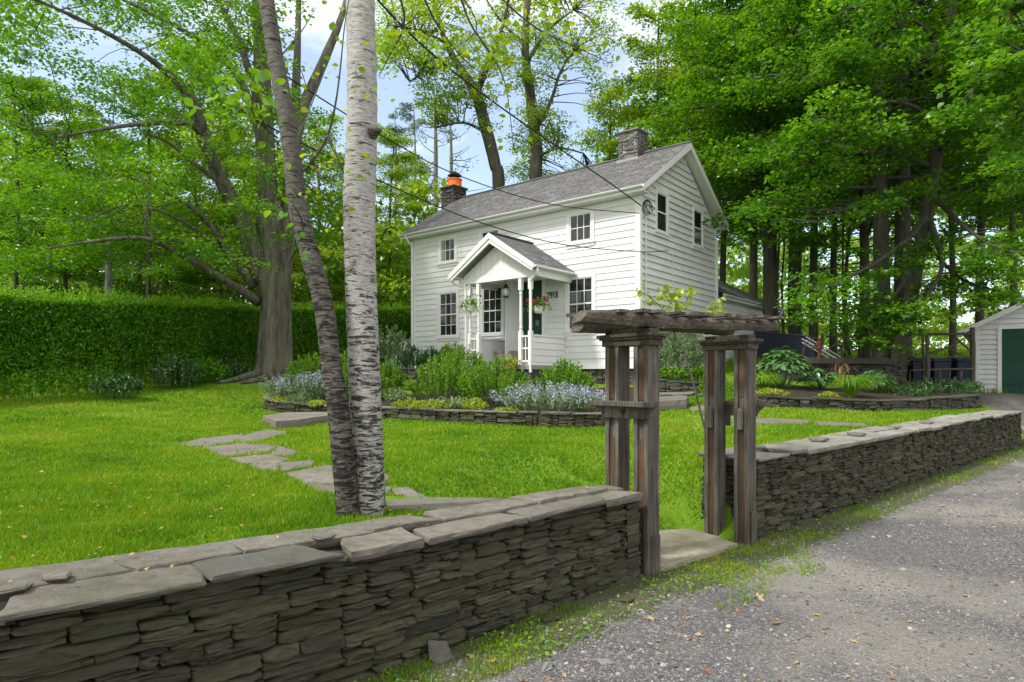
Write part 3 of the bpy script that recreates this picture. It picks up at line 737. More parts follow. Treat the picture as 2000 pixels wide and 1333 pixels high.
# body
b = MB(); b.prism([(0, ZB-.02), (WD, ZB-.02), (WD, ZT+.15), (RY, ZRD-.10), (0, ZT+.15)], lambda u, v, h: (h, u, v), WX, -.012); body = b.build('wall', M['trimgrey'], house)
b = MB(); 
boards(b, fm, lambda z: WX+.1, lambda z: -.1, ZB, ZT, .192, [w[:4] for w in WIN_F]+[DOOR], .022, .004, 1); b.build('front_siding', M['siding'], house)
b = MB(); sl = (ZRD-.14-ZT)/RY
boards(b, gm, lambda z: max(.1, (z-ZT)/sl+.02), lambda z: min(WD-.1, WD-(z-ZT)/sl-.02), ZB, ZRD-.3, .200, [w[:4] for w in WIN_G], .062, .004, 2); b.build('gable_siding', M['siding'], house)
b = MB()
for (x, y) in ((-.1, -.028), (WX, -.028)): b.box((x, y, ZB-.05), (x+.1, y+.03, ZT))
b.box((-.0, -.03, ZB-.05), (.068, .1, ZT)); b.box((-.0, WD-.1, ZB-.05), (.066, WD, ZT))
b.box((WX, -.034, ZB-.12), (.034, 0, ZB)); b.box((0, -.03, ZB-.12), (.045, WD, ZB)); b.box((WX+.1, -.03, ZT-.16), (-.1, 0, ZT))
b.build('corner_trim', M['white'], house)
def window(mp_, w, parent, name='window', trim=.12, matf='white', curtain=0):
    u0, u1, z0, z1, sash, nc, nr = w; f = MB()
    def bx(a0, a1, b0, b1, n0, n1):
        P = [mp_(a0, b0, n0), mp_(a1, b0, n0), mp_(a1, b1, n0), mp_(a0, b1, n0), mp_(a0, b0, n1), mp_(a1, b0, n1), mp_(a1, b1, n1), mp_(a0, b1, n1)]
        f.add(P, [(3,2,1,0),(4,5,6,7),(0,1,5,4),(1,2,6,5),(2,3,7,6),(3,0,4,7)])
    T = trim
    bx(u0-T, u0, z0-.02, z1+T, .0, .045); bx(u1, u1+T, z0-.02, z1+T, .0, .045); bx(u0, u1, z1, z1+T, .0, .043)
    bx(u0-T-.03, u1+T+.03, z0-.08, z0-.02, .0, .075); bx(u0-T, u1+T, z0-.17, z0-.08, 0, .04)
    fr_ = .035; nn = .012
    bx(u0, u0+fr_, z0, z1, 0, nn+.01); bx(u1-fr_, u1, z0, z1, 0, nn+.01); bx(u0+fr_, u1-fr_, z0, z0+.045, 0, nn+.01); bx(u0+fr_, u1-fr_, z1-.035, z1, 0, nn+.01)
    zm = (z0+z1)/2
    if sash == 2: bx(u0+fr_, u1-fr_, zm-.022, zm+.022, 0, nn+.018)
    parts = [(z0+.045, zm-.022), (zm+.022, z1-.035)] if sash == 2 else [(z0+.045, z1-.035)]
    for (a, c) in parts:
        for k in range(1, nc):
            u = u0+fr_+(u1-u0-2*fr_)*k/nc; bx(u-.011, u+.011, a, c, 0, nn)
        for k in range(1, nr):
            z = a+(c-a)*k/nr; bx(u0+fr_, u1-fr_, z-.011, z+.011, 0, nn+.002)
    o = f.build(name, M[matf], parent)
    g = MB(); P = [mp_(u0+.01, z0+.01, .003), mp_(u1-.01, z0+.01, .003), mp_(u1-.01, z1-.01, .003), mp_(u0+.01, z1-.01, .003)]; g.add(P, [(0,1,2,3)])
    P = [mp_(u0+.01, z0+.01, -.008), mp_(u1-.01, z0+.01, -.008), mp_(u1-.01, z1-.01, -.008), mp_(u0+.01, z1-.01, -.008)]; g.add(P, [(3,2,1,0)])
    g.build('pane', M['glass'], o)
    if curtain:
        c_ = MB(); 
        for k in range(6):
            uu = u0+.03+k*.03
            P = [mp_(uu, z0+.05, .006), mp_(uu+.022, z0+.05, .006), mp_(uu+.022, z1-.04, .006), mp_(uu, z1-.04, .006)]; c_.add(P, [(0,1,2,3)])
        c_.build('curtain', M['curtain'], o)
    return o
for i, w in enumerate(WIN_F): window(fm, w, house, curtain=(i == 3))
for w in WIN_G: window(lambda u, z, n_: (n_+.028, u, z), w, house, trim=.09)
# door
b = MB(); u0, u1, z0, z1 = DOOR
b.box((u0, -.012, z0), (u1, 0, z1)); b.box((u0+.1, -.026, z0+.15), (u1-.1, -.012, z0+1.0)); b.box((u0+.1, -.026, z0+1.1), (u1-.1, -.012, z1-.5)); dr = b.build('door', M['green_door'], house)
g = MB(); g.box((u0+.12, -.034, z0+1.15), (u1-.12, -.026, z1-.55)); g.build('pane', M['glass'], dr)
g = MB(); g.lathe((u1-.08, -.05, z0+1.0), [(.012, -.02), (.028, -.01), (.03, .01), (.012, .02)]); g.build('handle', M['black'], dr)
b = MB(); b.box((u0-.12, -.045, z0), (u0, 0, z1+.12)); b.box((u1, -.045, z0), (u1+.12, 0, z1+.12)); b.box((u0, -.043, z1), (u1, 0, z1+.12)); b.build('door_frame', M['white'], house)
# screen door standing open against the wall
b = MB(); b.bar((-4.2, -.05, z0+1.3), (-4.32, -.72, z0+1.3), .03, 2.5); b.build('screen_door', M['trimgrey'], house)
# roof of shingle tabs
def shingle_slope(mb, A, B, C, D, step=.14, tab=.32, seed=0, th=.014):
    """A eave start, B eave end, C ridge end, D ridge start"""
    A, B, C, D = map(Vector, (A, B, C, D)); nrm_ = (B-A).cross(D-A).normalized()
    if nrm_.z < 0: nrm_ = -nrm_
    n = max(1, int((D-A).length/step)); rg = random.Random(seed)
    for i in range(n):
        a0 = A.lerp(D, i/n); b0 = B.lerp(C, i/n); a1 = A.lerp(D, min(1, (i+1.0)/n)); b1 = B.lerp(C, min(1, (i+1.0)/n))
        L = (b0-a0).length; t = -rg.random()*tab
        cuts = [0.0]
        while True:
            t += tab*rg.uniform(.85, 1.15)
            if t <= .03: continue
            if t >= L-.03: break
            cuts.append(t)
        cuts.append(L)
        for c0, c1 in zip(cuts[:-1], cuts[1:]):
            f0, f1 = c0/L, c1/L; j = rg.uniform(-.004, .004); dn = (a0-a1).normalized()*rg.uniform(0, .008)
            p0 = a0.lerp(b0, f0+.001)+nrm_*(th+j)+dn; p1 = a0.lerp(b0, f1-.001)+nrm_*(th+j)+dn; p2 = a1.lerp(b1, f1-.001)+nrm_*.002; p3 = a1.lerp(b1, f0+.001)+nrm_*.002
            q0 = a0.lerp(b0, f0+.001)+dn-nrm_*.002; q1 = a0.lerp(b0, f1-.001)+dn-nrm_*.002
            mb.add([p0, p1, p2, p3, q0, q1], [(0,1,2,3), (4,5,1,0)], rg.random())
X0, X1, YO = WX-.33, .36, -.36
b = MB()
zeF = ZRD-(RY-YO)*PITCH
shingle_slope(b, (X0, YO, zeF+.02), (X1, YO, zeF+.02), (X1, RY, ZRD+.02), (X0, RY, ZRD+.02), seed=1)
shingle_slope(b, (X1, WD-YO, zeF+.02), (X0, WD-YO, zeF+.02), (X0, RY, ZRD+.02), (X1, RY, ZRD+.02), seed=2)
b.box((X0, RY-.09, ZRD+.005), (X1, RY+.09, ZRD+.045))
roof = b.build('roof', M['shingle'], house)
b = MB(); rise = .10
b.prism([(YO+.01, zeF+.01), (RY, ZRD+.01), (WD-YO-.01, zeF+.01), (WD-YO-.01, zeF-.03), (RY, ZRD-.05), (YO+.01, zeF-.03)], lambda u, v, h: (h, u, v), X0+.01, X1-.01); b.build('roof_deck', M['white'], roof)
b = MB()
for xx in (X1-.03, X0+.005):
    for sgn in (0, 1):
        y0 = YO if not sgn else WD-YO
        P = [(y0, zeF+.0), (RY, ZRD+.0), (RY, ZRD-.20), (y0, zeF-.18)]
        b.prism(P, lambda u, v, h: (h, u, v), xx, xx+.025+.002*sgn)
b.box((X0, YO-.012, zeF-.17), (X1-.005, YO+.012, zeF+.0))
b.box((X0+.02, YO+.012, zeF-.17), (X1-.03, -.0, zeF-.145)); b.box((X0+.02, WD, zeF-.17), (X1-.03, WD-YO, zeF-.145))
b.prism([(-.34, zeF+.02), (RY, ZRD-.07), (WD+.34, zeF+.02), (WD+.34, zeF-.02), (RY, ZRD-.13), (-.34, zeF-.02)], lambda u, v, h: (h, u, v), .01, X1-.03)
b.build('fascia', M['white'], roof)
def halfgutter(mb, a, b_, r_=.06):
    a, b_ = Vector(a), Vector(b_); d = (b_-a).normalized(); s = d.cross(Vector((0, 0, 1))).normalized(); V = []
    K = 9
    for p in (a, b_):
        for k in range(K):
            an = pi+pi*k/(K-1); V.append(p+s*(r_*cos(an))+Vector((0, 0, r_*sin(an))))
        for k in range(K-1, -1, -1):
            an = pi+pi*k/(K-1); V.append(p+s*((r_-.008)*cos(an))+Vector((0, 0, (r_-.008)*sin(an)+.002)))
    n_ = 2*K; mb.add(V, [(i, (i+1) % n_, n_+(i+1) % n_, n_+i) for i in range(n_)]+[tuple(range(n_)), tuple(range(2*n_-1, n_-1, -1))])
b = MB(); halfgutter(b, (X0, YO-.07, zeF-.03), (X1, YO-.07, zeF-.03)); b.build('gutter', M['white'], roof)
b = MB(); b.tube([(WX+.03, YO-.06, zeF-.09), (WX+.03, YO-.02, zeF-.2), (WX-.0, -.1, zeF-.42), (WX-.0, -.08, zeF-.6), (WX-.0, -.08, ZB)], .04, 8, sub=3); b.build('downspout', M['white'], house)
b = MB(); b.tube([(.07, WD+.03, 6.4), (.07, WD+.03, ZB)], .04, 8); b.build('downspout', M['white'], house)
# conduit on gable
b = MB(); b.tube([(.07, .3, 6.5), (.07, .3, ZB+.1)], .022, 7); b.tube([(.06, .3, 6.5), (.12, .3, 6.62), (.16, .28, 6.55)], .022, 7, sub=3)
b.tube([(.07, 2.04, 5.5), (.065, 2.04, 4.2), (.06, 2.05, 2.2)], .012, 6); b.build('conduit', M['trimgrey'], house)
b = MB()
for k in range(3):
    pts = [(.12+.05*sin(a*1.3+k), .25+.17*cos(a)+.05*k, 6.42+.19*sin(a)+.04*k) for a in np.linspace(0, 5.2, 10)]
    b.tube(pts, .011, 5, sub=2)
b.tube([(.09, .1, 6.45), (.2, .3, 6.5), (.14, .55, 6.38), (.09, .7, 6.5)], .01, 5, sub=3)
b.build('cable_loop', M['rubber'], house)
# foundation
b = MB(); wm = wmat(house)
def hl(x, y, z=0): return wm @ Vector((x, y, z))
def hface(mb, pts, seed, **kw):
    P = [(*hl(x, y)[:2], zb, zt) for x, y, zb, zt in pts]; stone_face(mb, P, (.05, .12), (.2, .6), seed, depth=.08, batter=0, capdrop=0, **kw)
hface(b, [(WX, .04, 1.25, ZB-.1), (-.02, .04, 1.2, ZB-.1)], 5); hface(b, [(-.04, .0, 1.2, ZB-.1), (-.04, WD, 1.2, ZB-.1)], 6)
b.build('foundation', M['slate_dark'], house, True)
b = MB(); b.box((WX+.12, .1, 1.0), (-.12, WD-.05, ZB)); b.build('foundation_core', M['core'], house)
# chimneys
def chimney(x0, x1, y0, y1, z0, z1, seed, mat):
    b = MB(); c = [(x0, y0), (x1, y0), (x1, y1), (x0, y1), (x0, y0)]
    for i in range(4):
        a, d = c[i], c[i+1]; P = [(*hl(a[0], a[1])[:2], z0, z1), (*hl(d[0], d[1])[:2], z0, z1)]
        stone_face(b, P, (.09, .17), (.16, .36), seed+i, depth=.06, batter=0, capdrop=0, prot=.015)
    return b
b = chimney(-2.02, -1.32, RY-.36, RY+.30, 8.55, 9.66, 101, 'chim'); ch = b.build('chimney', M['chim'], house, True)
b = MB(); b.box((-1.99, RY-.33, 8.3), (-1.35, RY+.27, 9.64)); b.build('mortar', M['trimgrey'], ch)
b = MB(); b.box((-2.07, RY-.41, 9.66), (-1.27, RY+.35, 9.71)); b.box((-1.95, RY-.3, 9.71), (-1.4, RY+.22, 9.74)); b.build('chimney_cap', M['chim'], ch)
b = MB(); b.box((-2.07, RY-.42, 8.68), (-1.27, RY+.36, 8.76)); b.build('flashing', M['steel'], ch)
b = chimney(-10.3, -9.6, RY-.42, RY+.32, 1.4, 9.36, 111, 'slate_dark'); ch = b.build('chimney', M['slate_dark'], house, True)
b = MB(); b.box((-10.26, RY-.38, 1.2), (-9.64, RY+.28, 9.33)); b.build('mortar', M['core'], ch)
b = MB(); b.box((-10.36, RY-.48, 9.36), (-9.54, RY+.38, 9.42)); b.build('chimney_cap', M['slate_dark'], ch)
b = MB(); b.lathe((-9.9, RY-.05, 9.42), [(.29, 0), (.31, .04), (.29, .08), (.28, .28), (.31, .30), (.31, .34), (.26, .34)], 20); b.build('flue', M['orange'], ch, smooth=False)
b = MB(); b.lathe((-9.9, RY-.05, 9.76), [(.10, 0), (.10, .14), (.30, .15), (.16, .26), (.05, .34)], 14); b.build('flue_cowl', M['black'], ch)
# porch
PX0, PX1, PRX, PY = -5.46, -2.16, -3.81, -2.08; PZE, PZR = 4.80, 5.88
b = MB()
shingle_slope(b, (PX1, PY, PZE), (PX1, 0, PZE), (PRX, 0, PZR), (PRX, PY, PZR), .13, .3, 11)
shingle_slope(b, (PX0, 0, PZE), (PX0, PY, PZE), (PRX, PY, PZR), (PRX, 0, PZR), .13, .3, 12)
b.bar((PRX, PY, PZR+.02), (PRX, 0, PZR+.02), .16, .03)
pr = b.build('porch_roof', M['shingle'], house)
b = MB()
b.prism([(PX0, PZE-.01), (PRX, PZR-.01), (PX1, PZE-.01), (PX1, PZE-.05), (PRX, PZR-.06), (PX0, PZE-.05)], lambda u, v, h: (u, h, v), PY+.01, -.001)
dl = (PZR-PZE)/(PX1-PRX)
b.prism([(PX0-.01, PZE), (PRX, PZR), (PX1+.01, PZE), (PX1+.01, PZE-.15), (PRX, PZR-.17), (PX0-.01, PZE-.15)], lambda u, v, h: (u, h, v), PY-.02, PY+.01)
b.prism([(PX0+.03, PZE-.10), (PRX, PZR-.17), (PX1-.03, PZE-.10), (PX1-.06, PZE-.2), (PRX, PZR-.30), (PX0+.06, PZE-.2)], lambda u, v, h: (u, h, v), PY+.01, PY+.05)
b.box((PX0+.1, PY+.33, PZE-.30), (PX1-.1, PY+.47, PZE-.12))
b.box((PX0+.12, PY+.47, PZE-.30), (PX0+.22, 0, PZE-.12)); b.box((PX1-.22, PY+.47, PZE-.30), (PX1-.12, 0, PZE-.12))
b.box((PX0+.05, PY+.40, PZE-.12), (PX1-.05, -.045, PZE-.09))
b.build('porch_trim', M['white'], pr)
b = MB(); k = 0; uu = PX0+.28
while uu < PX1-.28:
    u2 = min(uu+.235, PX1-.25); f_ = lambda u: PZR-.30-abs(u-PRX)*dl*.93
    P = [(uu+.004, PZE-.11), (u2-.004, PZE-.11)] + [(u2-.004, max(PZE-.10, f_(u2)))]+([(PRX, f_(PRX))] if uu < PRX < u2 else [])+[(uu+.004, max(PZE-.10, f_(uu)))]
    b.prism(P, lambda u, v, h: (u, h, v), PY+.36, PY+.39); uu += .235
b.build('gable_boards', M['white'], pr)
b = MB(); halfgutter(b, (PX1+.06, PY-.02, PZE-.06), (PX1+.06, 0, PZE-.06), .055); b.build('gutter', M['white'], pr); b = MB(); halfgutter(b, (PX0-.06, 0, PZE-.06), (PX0-.06, PY-.02, PZE-.06), .055); b.build('gutter', M['white'], pr)
b = MB(); b.tube([(PX1+.05, PY+.12, PZE-.12), (PX1+.03, PY+.14, PZE-.26), (PX1-.28, PY+.26, PZE-.42), (PX1-.30, PY+.27, PZE-.6), (PX1-.30, PY+.27, 1.75)], .042, 8, sub=3); b.build('downspout', M['white'], house); b = MB()
b.tube([(PX0-.05, PY+.2, PZE-.12), (PX0-.03, PY+.22, PZE-.24), (PX0+.25, PY+.3, PZE-.36), (PX0+.40, PY+.32, PZE-.5), (PX0+.40, PY+.32, 2.0)], .035, 8, sub=3); b.build('downspout', M['white'], house)
# porch deck, posts, half walls, bench
b = MB(); b.box((PX0+.3, PY+.25, 1.84), (PX1-.25, -.04, 1.96)); b.build('porch_deck', M['porch_floor'], house)
b = MB(); b.box((PX0+.35, PY+.3, 1.2), (PX1-.3, -.05, 1.838)); b.build('porch_base', M['slate_dark'], house)
postpro = [(.052, .0)]
for x in (PX0+.52, PX0+.88, PX1-.76, PX1-.40):
    b = MB(); y = PY+.40; w = .055
    b.box((x-w, y-w, 1.962), (x+w, y+w, 2.95)); b.box((x-w, y-w, 4.15), (x+w, y+w, PZE-.302))
    b.lathe((x, y, 2.95), [(.05, 0), (.034, .05), (.05, .10), (.036, .15), (.043, .3), (.040, .9), (.036, 1.04), (.05, 1.09), (.034, 1.14), (.05, 1.2)], 12)
    b.build('porch_post', M['white'], house)
def prail(xa, xb, ya, yb):
    b = MB()
    b.bar((xa, ya, 2.80), (xb, yb, 2.80), .06, .05); b.bar((xa, ya, 2.45), (xb, yb, 2.45), .04, .04); b.bar((xa, ya, 2.08), (xb, yb, 2.08), .04, .05)
    L = sqrt((xa-xb)**2+(ya-yb)**2); k = max(2, int(L/.16))
    for i in range(1, k): t = i/k; b.bar((xa+(xb-xa)*t, ya+(yb-ya)*t, 2.1), (xa+(xb-xa)*t, ya+(yb-ya)*t, 2.78), .03, .03, up=(1, 0, 0))
    b.build('railing', M['white'], house)
yy = PY+.40
prail(PX0+.575, PX0+.825, yy, yy); prail(PX1-.705, PX1-.455, yy, yy)
for sx, x in ((1, PX1-.40), (-1, PX0+.52)):
    b = MB(); mp2 = (lambda u, z, n_: (x+.03+n_, u, z)) if sx > 0 else (lambda u, z, n_: (x-.03-n_, u, z))
    b.box((x-.03, yy+.06, 1.97), (x+.03, -.0, 2.80)); boards(b, mp2, lambda z: yy+.06, lambda z: -.03, 1.87, 2.80, .19, [], .024, .004, 8)
    b.box((x-.07, yy+.06, 2.80), (x+.08, -.03, 2.85)); b.build('porch_half_wall', M['siding'], house)
b = MB(); b.box((-5.2, -.62, 2.40), (-4.2, -.14, 2.45)); b.box((-5.2, -.62, 1.962), (-5.14, -.14, 2.4)); b.box((-4.26, -.62, 1.962), (-4.2, -.14, 2.4)); b.box((-5.14, -.60, 2.15), (-4.26, -.57, 2.398)); b.build('bench_seat', M['porch_floor'], house)
b = MB()
for i in range(3): b.box((-4.35, PY+.24-.28*(i+1), 1.25), (-3.1, PY+.25-.28*i, 1.80-.17*i))
b.build('porch_steps', M['slate_dark'], house)
# house number: digits 2 9 1 8 from strokes
SEG = {'2': [(0,.8),(.15,1),(.45,1),(.6,.8),(.55,.6),(0,0),(.62,0)], '9': [(.6,.65),(.4,.5),(.15,.5),(0,.7),(.15,.97),(.45,1),(.6,.75),(.55,.3),(.2,0)], '1': [(.12,.8),(.32,1),(.32,0)],
       '8': [(.3,.52),(.05,.68),(.1,.93),(.3,1),(.5,.93),(.55,.68),(.3,.52),(0,.3),(.08,.05),(.3,0),(.52,.05),(.6,.3),(.3,.52)]}
b = MB(); ux = -3.17
for ch_ in '2918':
    P = [(ux+q[0]*.115, -.035, 4.08+q[1]*.19) for q in SEG[ch_]]
    b.tube(P, .013, 6); ux += .105
b.build('house_number', M['black'], house)
# wing behind
b = MB(); b.box((-5.5, WD+.02, 1.8), (-.02, 11.6, 4.50)); b.prism([(-5.6, 4.5), (-2.79, 6.0), (-.02, 4.5)], lambda u, v, h: (u, h, v), WD+.02, 11.6); wg = b.build('rear_wing', M['trimgrey'], house)
b = MB(); boards(b, gm, lambda z: WD+.1, lambda z: 11.6, 1.9, 4.4, .2, [(9.2, 9.9, 3.1, 4.1)], .035, .004, 12); b.build('wing_siding', M['trimgrey'], house)
window(lambda u, z, n_: (n_, u, z), (9.2, 9.9, 3.1, 4.1, 2, 1, 1), house, trim=.09, matf='trimgrey')
b = MB(); shingle_slope(b, (.32, 11.86, 4.52), (.32, WD+.05, 4.52), (-2.62, WD+.05, 6.08), (-2.62, 11.86, 6.08), .14, .32, 15); shingle_slope(b, (-5.6, WD+.05, 4.52), (-5.6, 11.86, 4.52), (-2.62, 11.86, 6.08), (-2.62, WD+.05, 6.08), .14, .32, 16); wr_ = b.build('wing_roof', M['shingle'], house)
b = MB(); b.prism([(-5.6, 4.50), (-2.62, 6.06), (.32, 4.50), (.32, 4.34), (.02, 4.34), (.02, 4.45), (-2.62, 5.95), (-5.6, 4.40)], lambda u, v, h: (u, h, v), 11.75, 11.85)
b.box((.28, WD+.05, 4.34), (.32, 11.75, 4.51)); b.box((.03, WD+.05, 4.34), (.28, 11.75, 4.37)); halfgutter(b, (.38, 11.86, 4.47), (.38, WD+.05, 4.47), .055); b.build('fascia', M['trimgrey'], wr_)
b = MB(); b.tube([(.38, 11.7, 4.42), (.36, 11.7, 4.25), (.15, 11.68, 4.05), (.12, 11.68, 3.8), (.12, 11.68, 2.0)], .04, 8, sub=3); b.build('downspout', M['white'], house)
# lantern (hangs from porch ceiling), number, hanging baskets
p = hl(-3.78, PY+.75); lan = thing('hanging_lantern', 'black globe lantern hanging from the porch ceiling', 'lantern', (p.x, p.y, 4.68))
b = MB(); b.tube([(0, 0, 0), (0, 0, -.28)], .009, 6); b.lathe((0, 0, -.02), [(.07, 0), (.07, .02), (.02, .025)]); b.lathe((0, 0, -.36), [(.09, 0), (.10, .02), (.05, .06), (.05, .10), (.015, .13)])
b.lathe((0, 0, -.66), [(.03, 0), (.08, .02), (.08, .04)])
for k in range(6):
    a = k*pi/3; b.tube([(.09*cos(a), .09*sin(a), -.36), (.145*cos(a), .145*sin(a), -.5), (.08*cos(a), .08*sin(a), -.63)], .007, 5, sub=3)
b.build('cage', M['black'], lan)
b = MB(); b.lathe((0, 0, -.62), [(.06, 0), (.12, .05), (.135, .12), (.12, .19), (.07, .26)], 16); b.build('globe', M['lampglass'], lan, smooth=True)
for lb, (x, y, z) in (('hanging basket of green foliage and one red bloom left on the porch', (PX0+.62, PY+.34, 3.62)), ('hanging basket of red geraniums beside the porch downspout and green door', (PX1-.50, PY+.9, 3.50))):
    p = hl(x, y, z); hb = thing('hanging_basket', lb, 'hanging plant', p)
    b = MB(); b.lathe((0, 0, 0), [(.09, 0), (.13, .1), (.15, .19), (.155, .2), (.14, .2)], 16); b.build('basket', M['pot_white'], hb, smooth=True)
    b = MB()
    for k in range(3): a = k*2*pi/3; b.tube([(.15*cos(a), .15*sin(a), .2), (0, 0, .68)], .004, 4)
    b.tube([(0, 0, .68), (0, 0, 4.52-z)], .004, 4); b.build('hanger', M['black'], hb)
    N = 260; rg = np.random.default_rng(int(abs(x)*10)); C = rg.normal(0, 1, (N, 3))*[.16, .16, .09]+[0, 0, .27]
    C[:, 2] -= .5*np.maximum(0, np.hypot(C[:, 0], C[:, 1])-.18)
    mesh_np('foliage', leafquads(C, rg.uniform(.05, .09, N), rg, asp=.9), 4, M['leaf_shrub'], rg.random(N), hb, tris=KT)
    nf = 5 if 'geran' in lb else 2; fc = [np.array([cos(a)*rr, sin(a)*rr, zz_]) for a, rr, zz_ in [(0.2, .26, .38), (1.6, .12, .46), (2.8, .32, .40), (4.0, .2, .34), (5.3, .3, .42)]][:nf]
    if 'geran' not in lb: fc = [np.array([.28, -.1, .5]), np.array([-.3, 0, .2])]
    for c_ in fc:
        C = c_+np.clip(rg.normal(0, .024, (60, 3)), -.04, .04); mesh_np('bloom', leafquads(C, np.full(len(C), .035), rg, spread=1.5, asp=1), 4, M['flower_red'], None, hb, tris=KT)
p = hl(-3.02, PY+.05, 1.9)
pot = thing('flower_pot', 'red clay flower pot with green plant at the porch steps', 'flower pot', (p.x, p.y, 1.72))
b = MB(); b.lathe((0, 0, 0), [(.10, 0), (.14, .18), (.16, .2), (.16, .25), (.13, .25)], 16); b.build('pot', M['terracotta'], pot, smooth=False)
rg = np.random.default_rng(5); C = rg.normal(0, 1, (220, 3))*[.15, .15, .10]+[0, 0, .36]; mesh_np('foliage', leafquads(C, rg.uniform(.05, .09, 220), rg), 4, M['leaf_lime'], None, pot, tris=KT)
b = MB(); b.lathe((0, 0, .0), [(.001, -.1), (.12, -.08), (.12, 0), (.1, 0)]); b.box((-.2, -.2, -.6), (.2, .2, -.1)); b.build('pot_stand', M['slate_dark'], pot)
# cellar hatch
p = at(798, 690, 25.2); ht = thing('cellar_hatch', 'grey slanted cellar hatch against the left end of the house', 'cellar hatch', (p.x, p.y, 1.5), HRZ)
b = MB(); b.prism([(-1.0, 0), (.2, 0), (.2, 1.5), (-1.0, .35)], lambda u, v, h: (u, h, v), -.5, .5); b.build('hatch_frame', M['trimgrey'], ht)
b = MB(); b.prism([(-1.05, .36), (.2, 1.53), (.2, 1.58), (-1.08, .41)], lambda u, v, h: (u, h, v), -.47, .47); b.build('hatch_door', M['steel'], ht)
# deck chair pale blue behind
p = at(1434, 690, 24); dc = thing('garden_chair', 'pale blue slatted garden chair half hidden behind the house', 'chair', (p.x, p.y, 1.85), 2.4)
b = MB()
for k in range(5): b.bar((-.24+.12*k, .2, .35), (-.26+.13*k, .45, 1.15-.03*abs(k-2)), .09, .02, up=(0, 1, 0))
b.build('backrest', M['blue_chair'], dc)
b = MB()
for k in range(5): b.bar((-.28, -.3+.12*k, .38-.02*k), (.28, -.3+.12*k, .38-.02*k), .10, .02)
b.build('seat', M['blue_chair'], dc)
for sx in (-1, 1):
    b = MB(); b.bar((sx*.3, -.32, 0), (sx*.3, -.32, .6), .05, .07, up=(0, 1, 0)); b.build('leg', M['blue_chair'], dc)
    b = MB(); b.bar((sx*.3, .3, 0), (sx*.3, .3, .6), .05, .07, up=(0, 1, 0)); b.build('leg', M['blue_chair'], dc)
    b = MB(); b.bar((sx*.31, -.4, .62), (sx*.31, .35, .62), .12, .025); b.build('armrest', M['blue_chair'], dc)

# ------------------------------------------------------------------ garden gate arbour
AU = Vector((.77, .637, 0)).normalized(); AP = Vector((-.637, .77, 0)).normalized()
arb = thing('garden_arbor', 'weathered grey timber gate arbor standing in the gap between the two stone walls', 'arbor', (1.65, 5.75, 0))
W = .145
def post(c, top, face=1):
    """c: centre xy; recessed panel on the faces normal to AU"""
    c = Vector((c[0], c[1], 0)); b = MB(); lean = 0
    b.obox(c+Vector((0, 0, top/2-.04)), AU, AP, (0, 0, 1), W/2-.020, W/2-.002, top/2+.04)
    for sg in (-1, 1):
        for e in (-1, 1): b.obox(c+AU*sg*(W/2-.012)+AP*e*(W/2-.019)+Vector((0, 0, top/2-.04)), AU, AP, (0, 0, 1), .014, .021, top/2+.04)
    b.build('post', M['wood'], arb, True, bevel=.004)
    s = MB()
    for z0, z1 in ((1.42, top-.01), (.05, 1.10)):
        s.obox(c-AU*(W/2-.016)+Vector((0, 0, (z0+z1)/2)), AU, AP, (0, 0, 1), .004, .028, (z1-z0)/2)
    s.build('inlay_board', M['woodbrown'], arb, True)
    return c
LTOP, RTOP = 1.90, 1.91
LF = (1.10, 5.30); LB = (LF[0]+AP.x*.31, LF[1]+AP.y*.31); RF = (2.25, 6.25); RB = (RF[0]+AP.x*.33, RF[1]+AP.y*.33)
for c, t_ in ((LF, LTOP), (LB, LTOP), (RF, RTOP), (RB, RTOP)): post(c, t_)
for (c, c2, t_) in ((LF, LB, LTOP), (RF, RB, RTOP)):
    m_ = (Vector((*c, 0))+Vector((*c2, 0)))/2; L2 = .155+W/2+.02
    b = MB()
    b.obox(m_+Vector((0, 0, t_-.012)), AU, AP, (0, 0, 1), W/2+.012, L2+.012, .026)
    b.obox(m_+Vector((0, 0, t_+.024)), AU, AP, (0, 0, 1), W/2+.030, L2+.030, .010)
    b.obox(m_+Vector((0, 0, t_+.048)), AU, AP, (0, 0, 1), W/2+.042, L2+.050, .014)
    b.build('cap', M['woodx'], arb, True, bevel=.006)
    b = MB(); b.obox(m_+Vector((0, 0, t_+.082)), AU, AP, (0, 0, 1), W/2-.01, .24, .020); b.build('packing_block', M['woodx'], arb, True, bevel=.004)
# split log beams
def beam(shift, zl, zr, s0, s1, seed):
    rg = random.Random(seed); b = MB(); base = Vector((LF[0], LF[1], 0))+AP*shift; n_ = 34; V = []; K = 8
    prof = [(-.05, -.06), (.05, -.062), (.062, -.02), (.058, .03), (.045, .062), (-.035, .06), (-.055, .03), (-.062, -.02)]
    for i in range(n_):
        t = i/(n_-1); s = s0+(s1-s0)*t; z = zl+(zr-zl)*t+.012*sin(t*5+seed)
        for (u, v) in prof:
            jz = rg.uniform(-.006, .006) + ((.02*(float(vn(np.array(t*9.), np.array(seed*1.), 3))-.5)) if v > .05 else 0)
            q = base+AU*(s+(.04*v/.06 if i == 0 else 0))+AP*(u+rg.uniform(-.003, .003)); V.append((q.x, q.y, z+v*.82*(1+.1*sin(t*7))+jz))
    Fs = [(i*K+k, i*K+(k+1) % K, (i+1)*K+(k+1) % K, (i+1)*K+k) for i in range(n_-1) for k in range(K)]+[tuple(range(K))[::-1], tuple((n_-1)*K+k for k in range(K))]
    b.add(V, Fs, .4); b.build('beam', M['woodx'], arb, True)
beam(-.03, 2.045, 2.115, -.80, 1.98, 2); beam(.36, 2.035, 2.095, -.42, 1.80, 5)
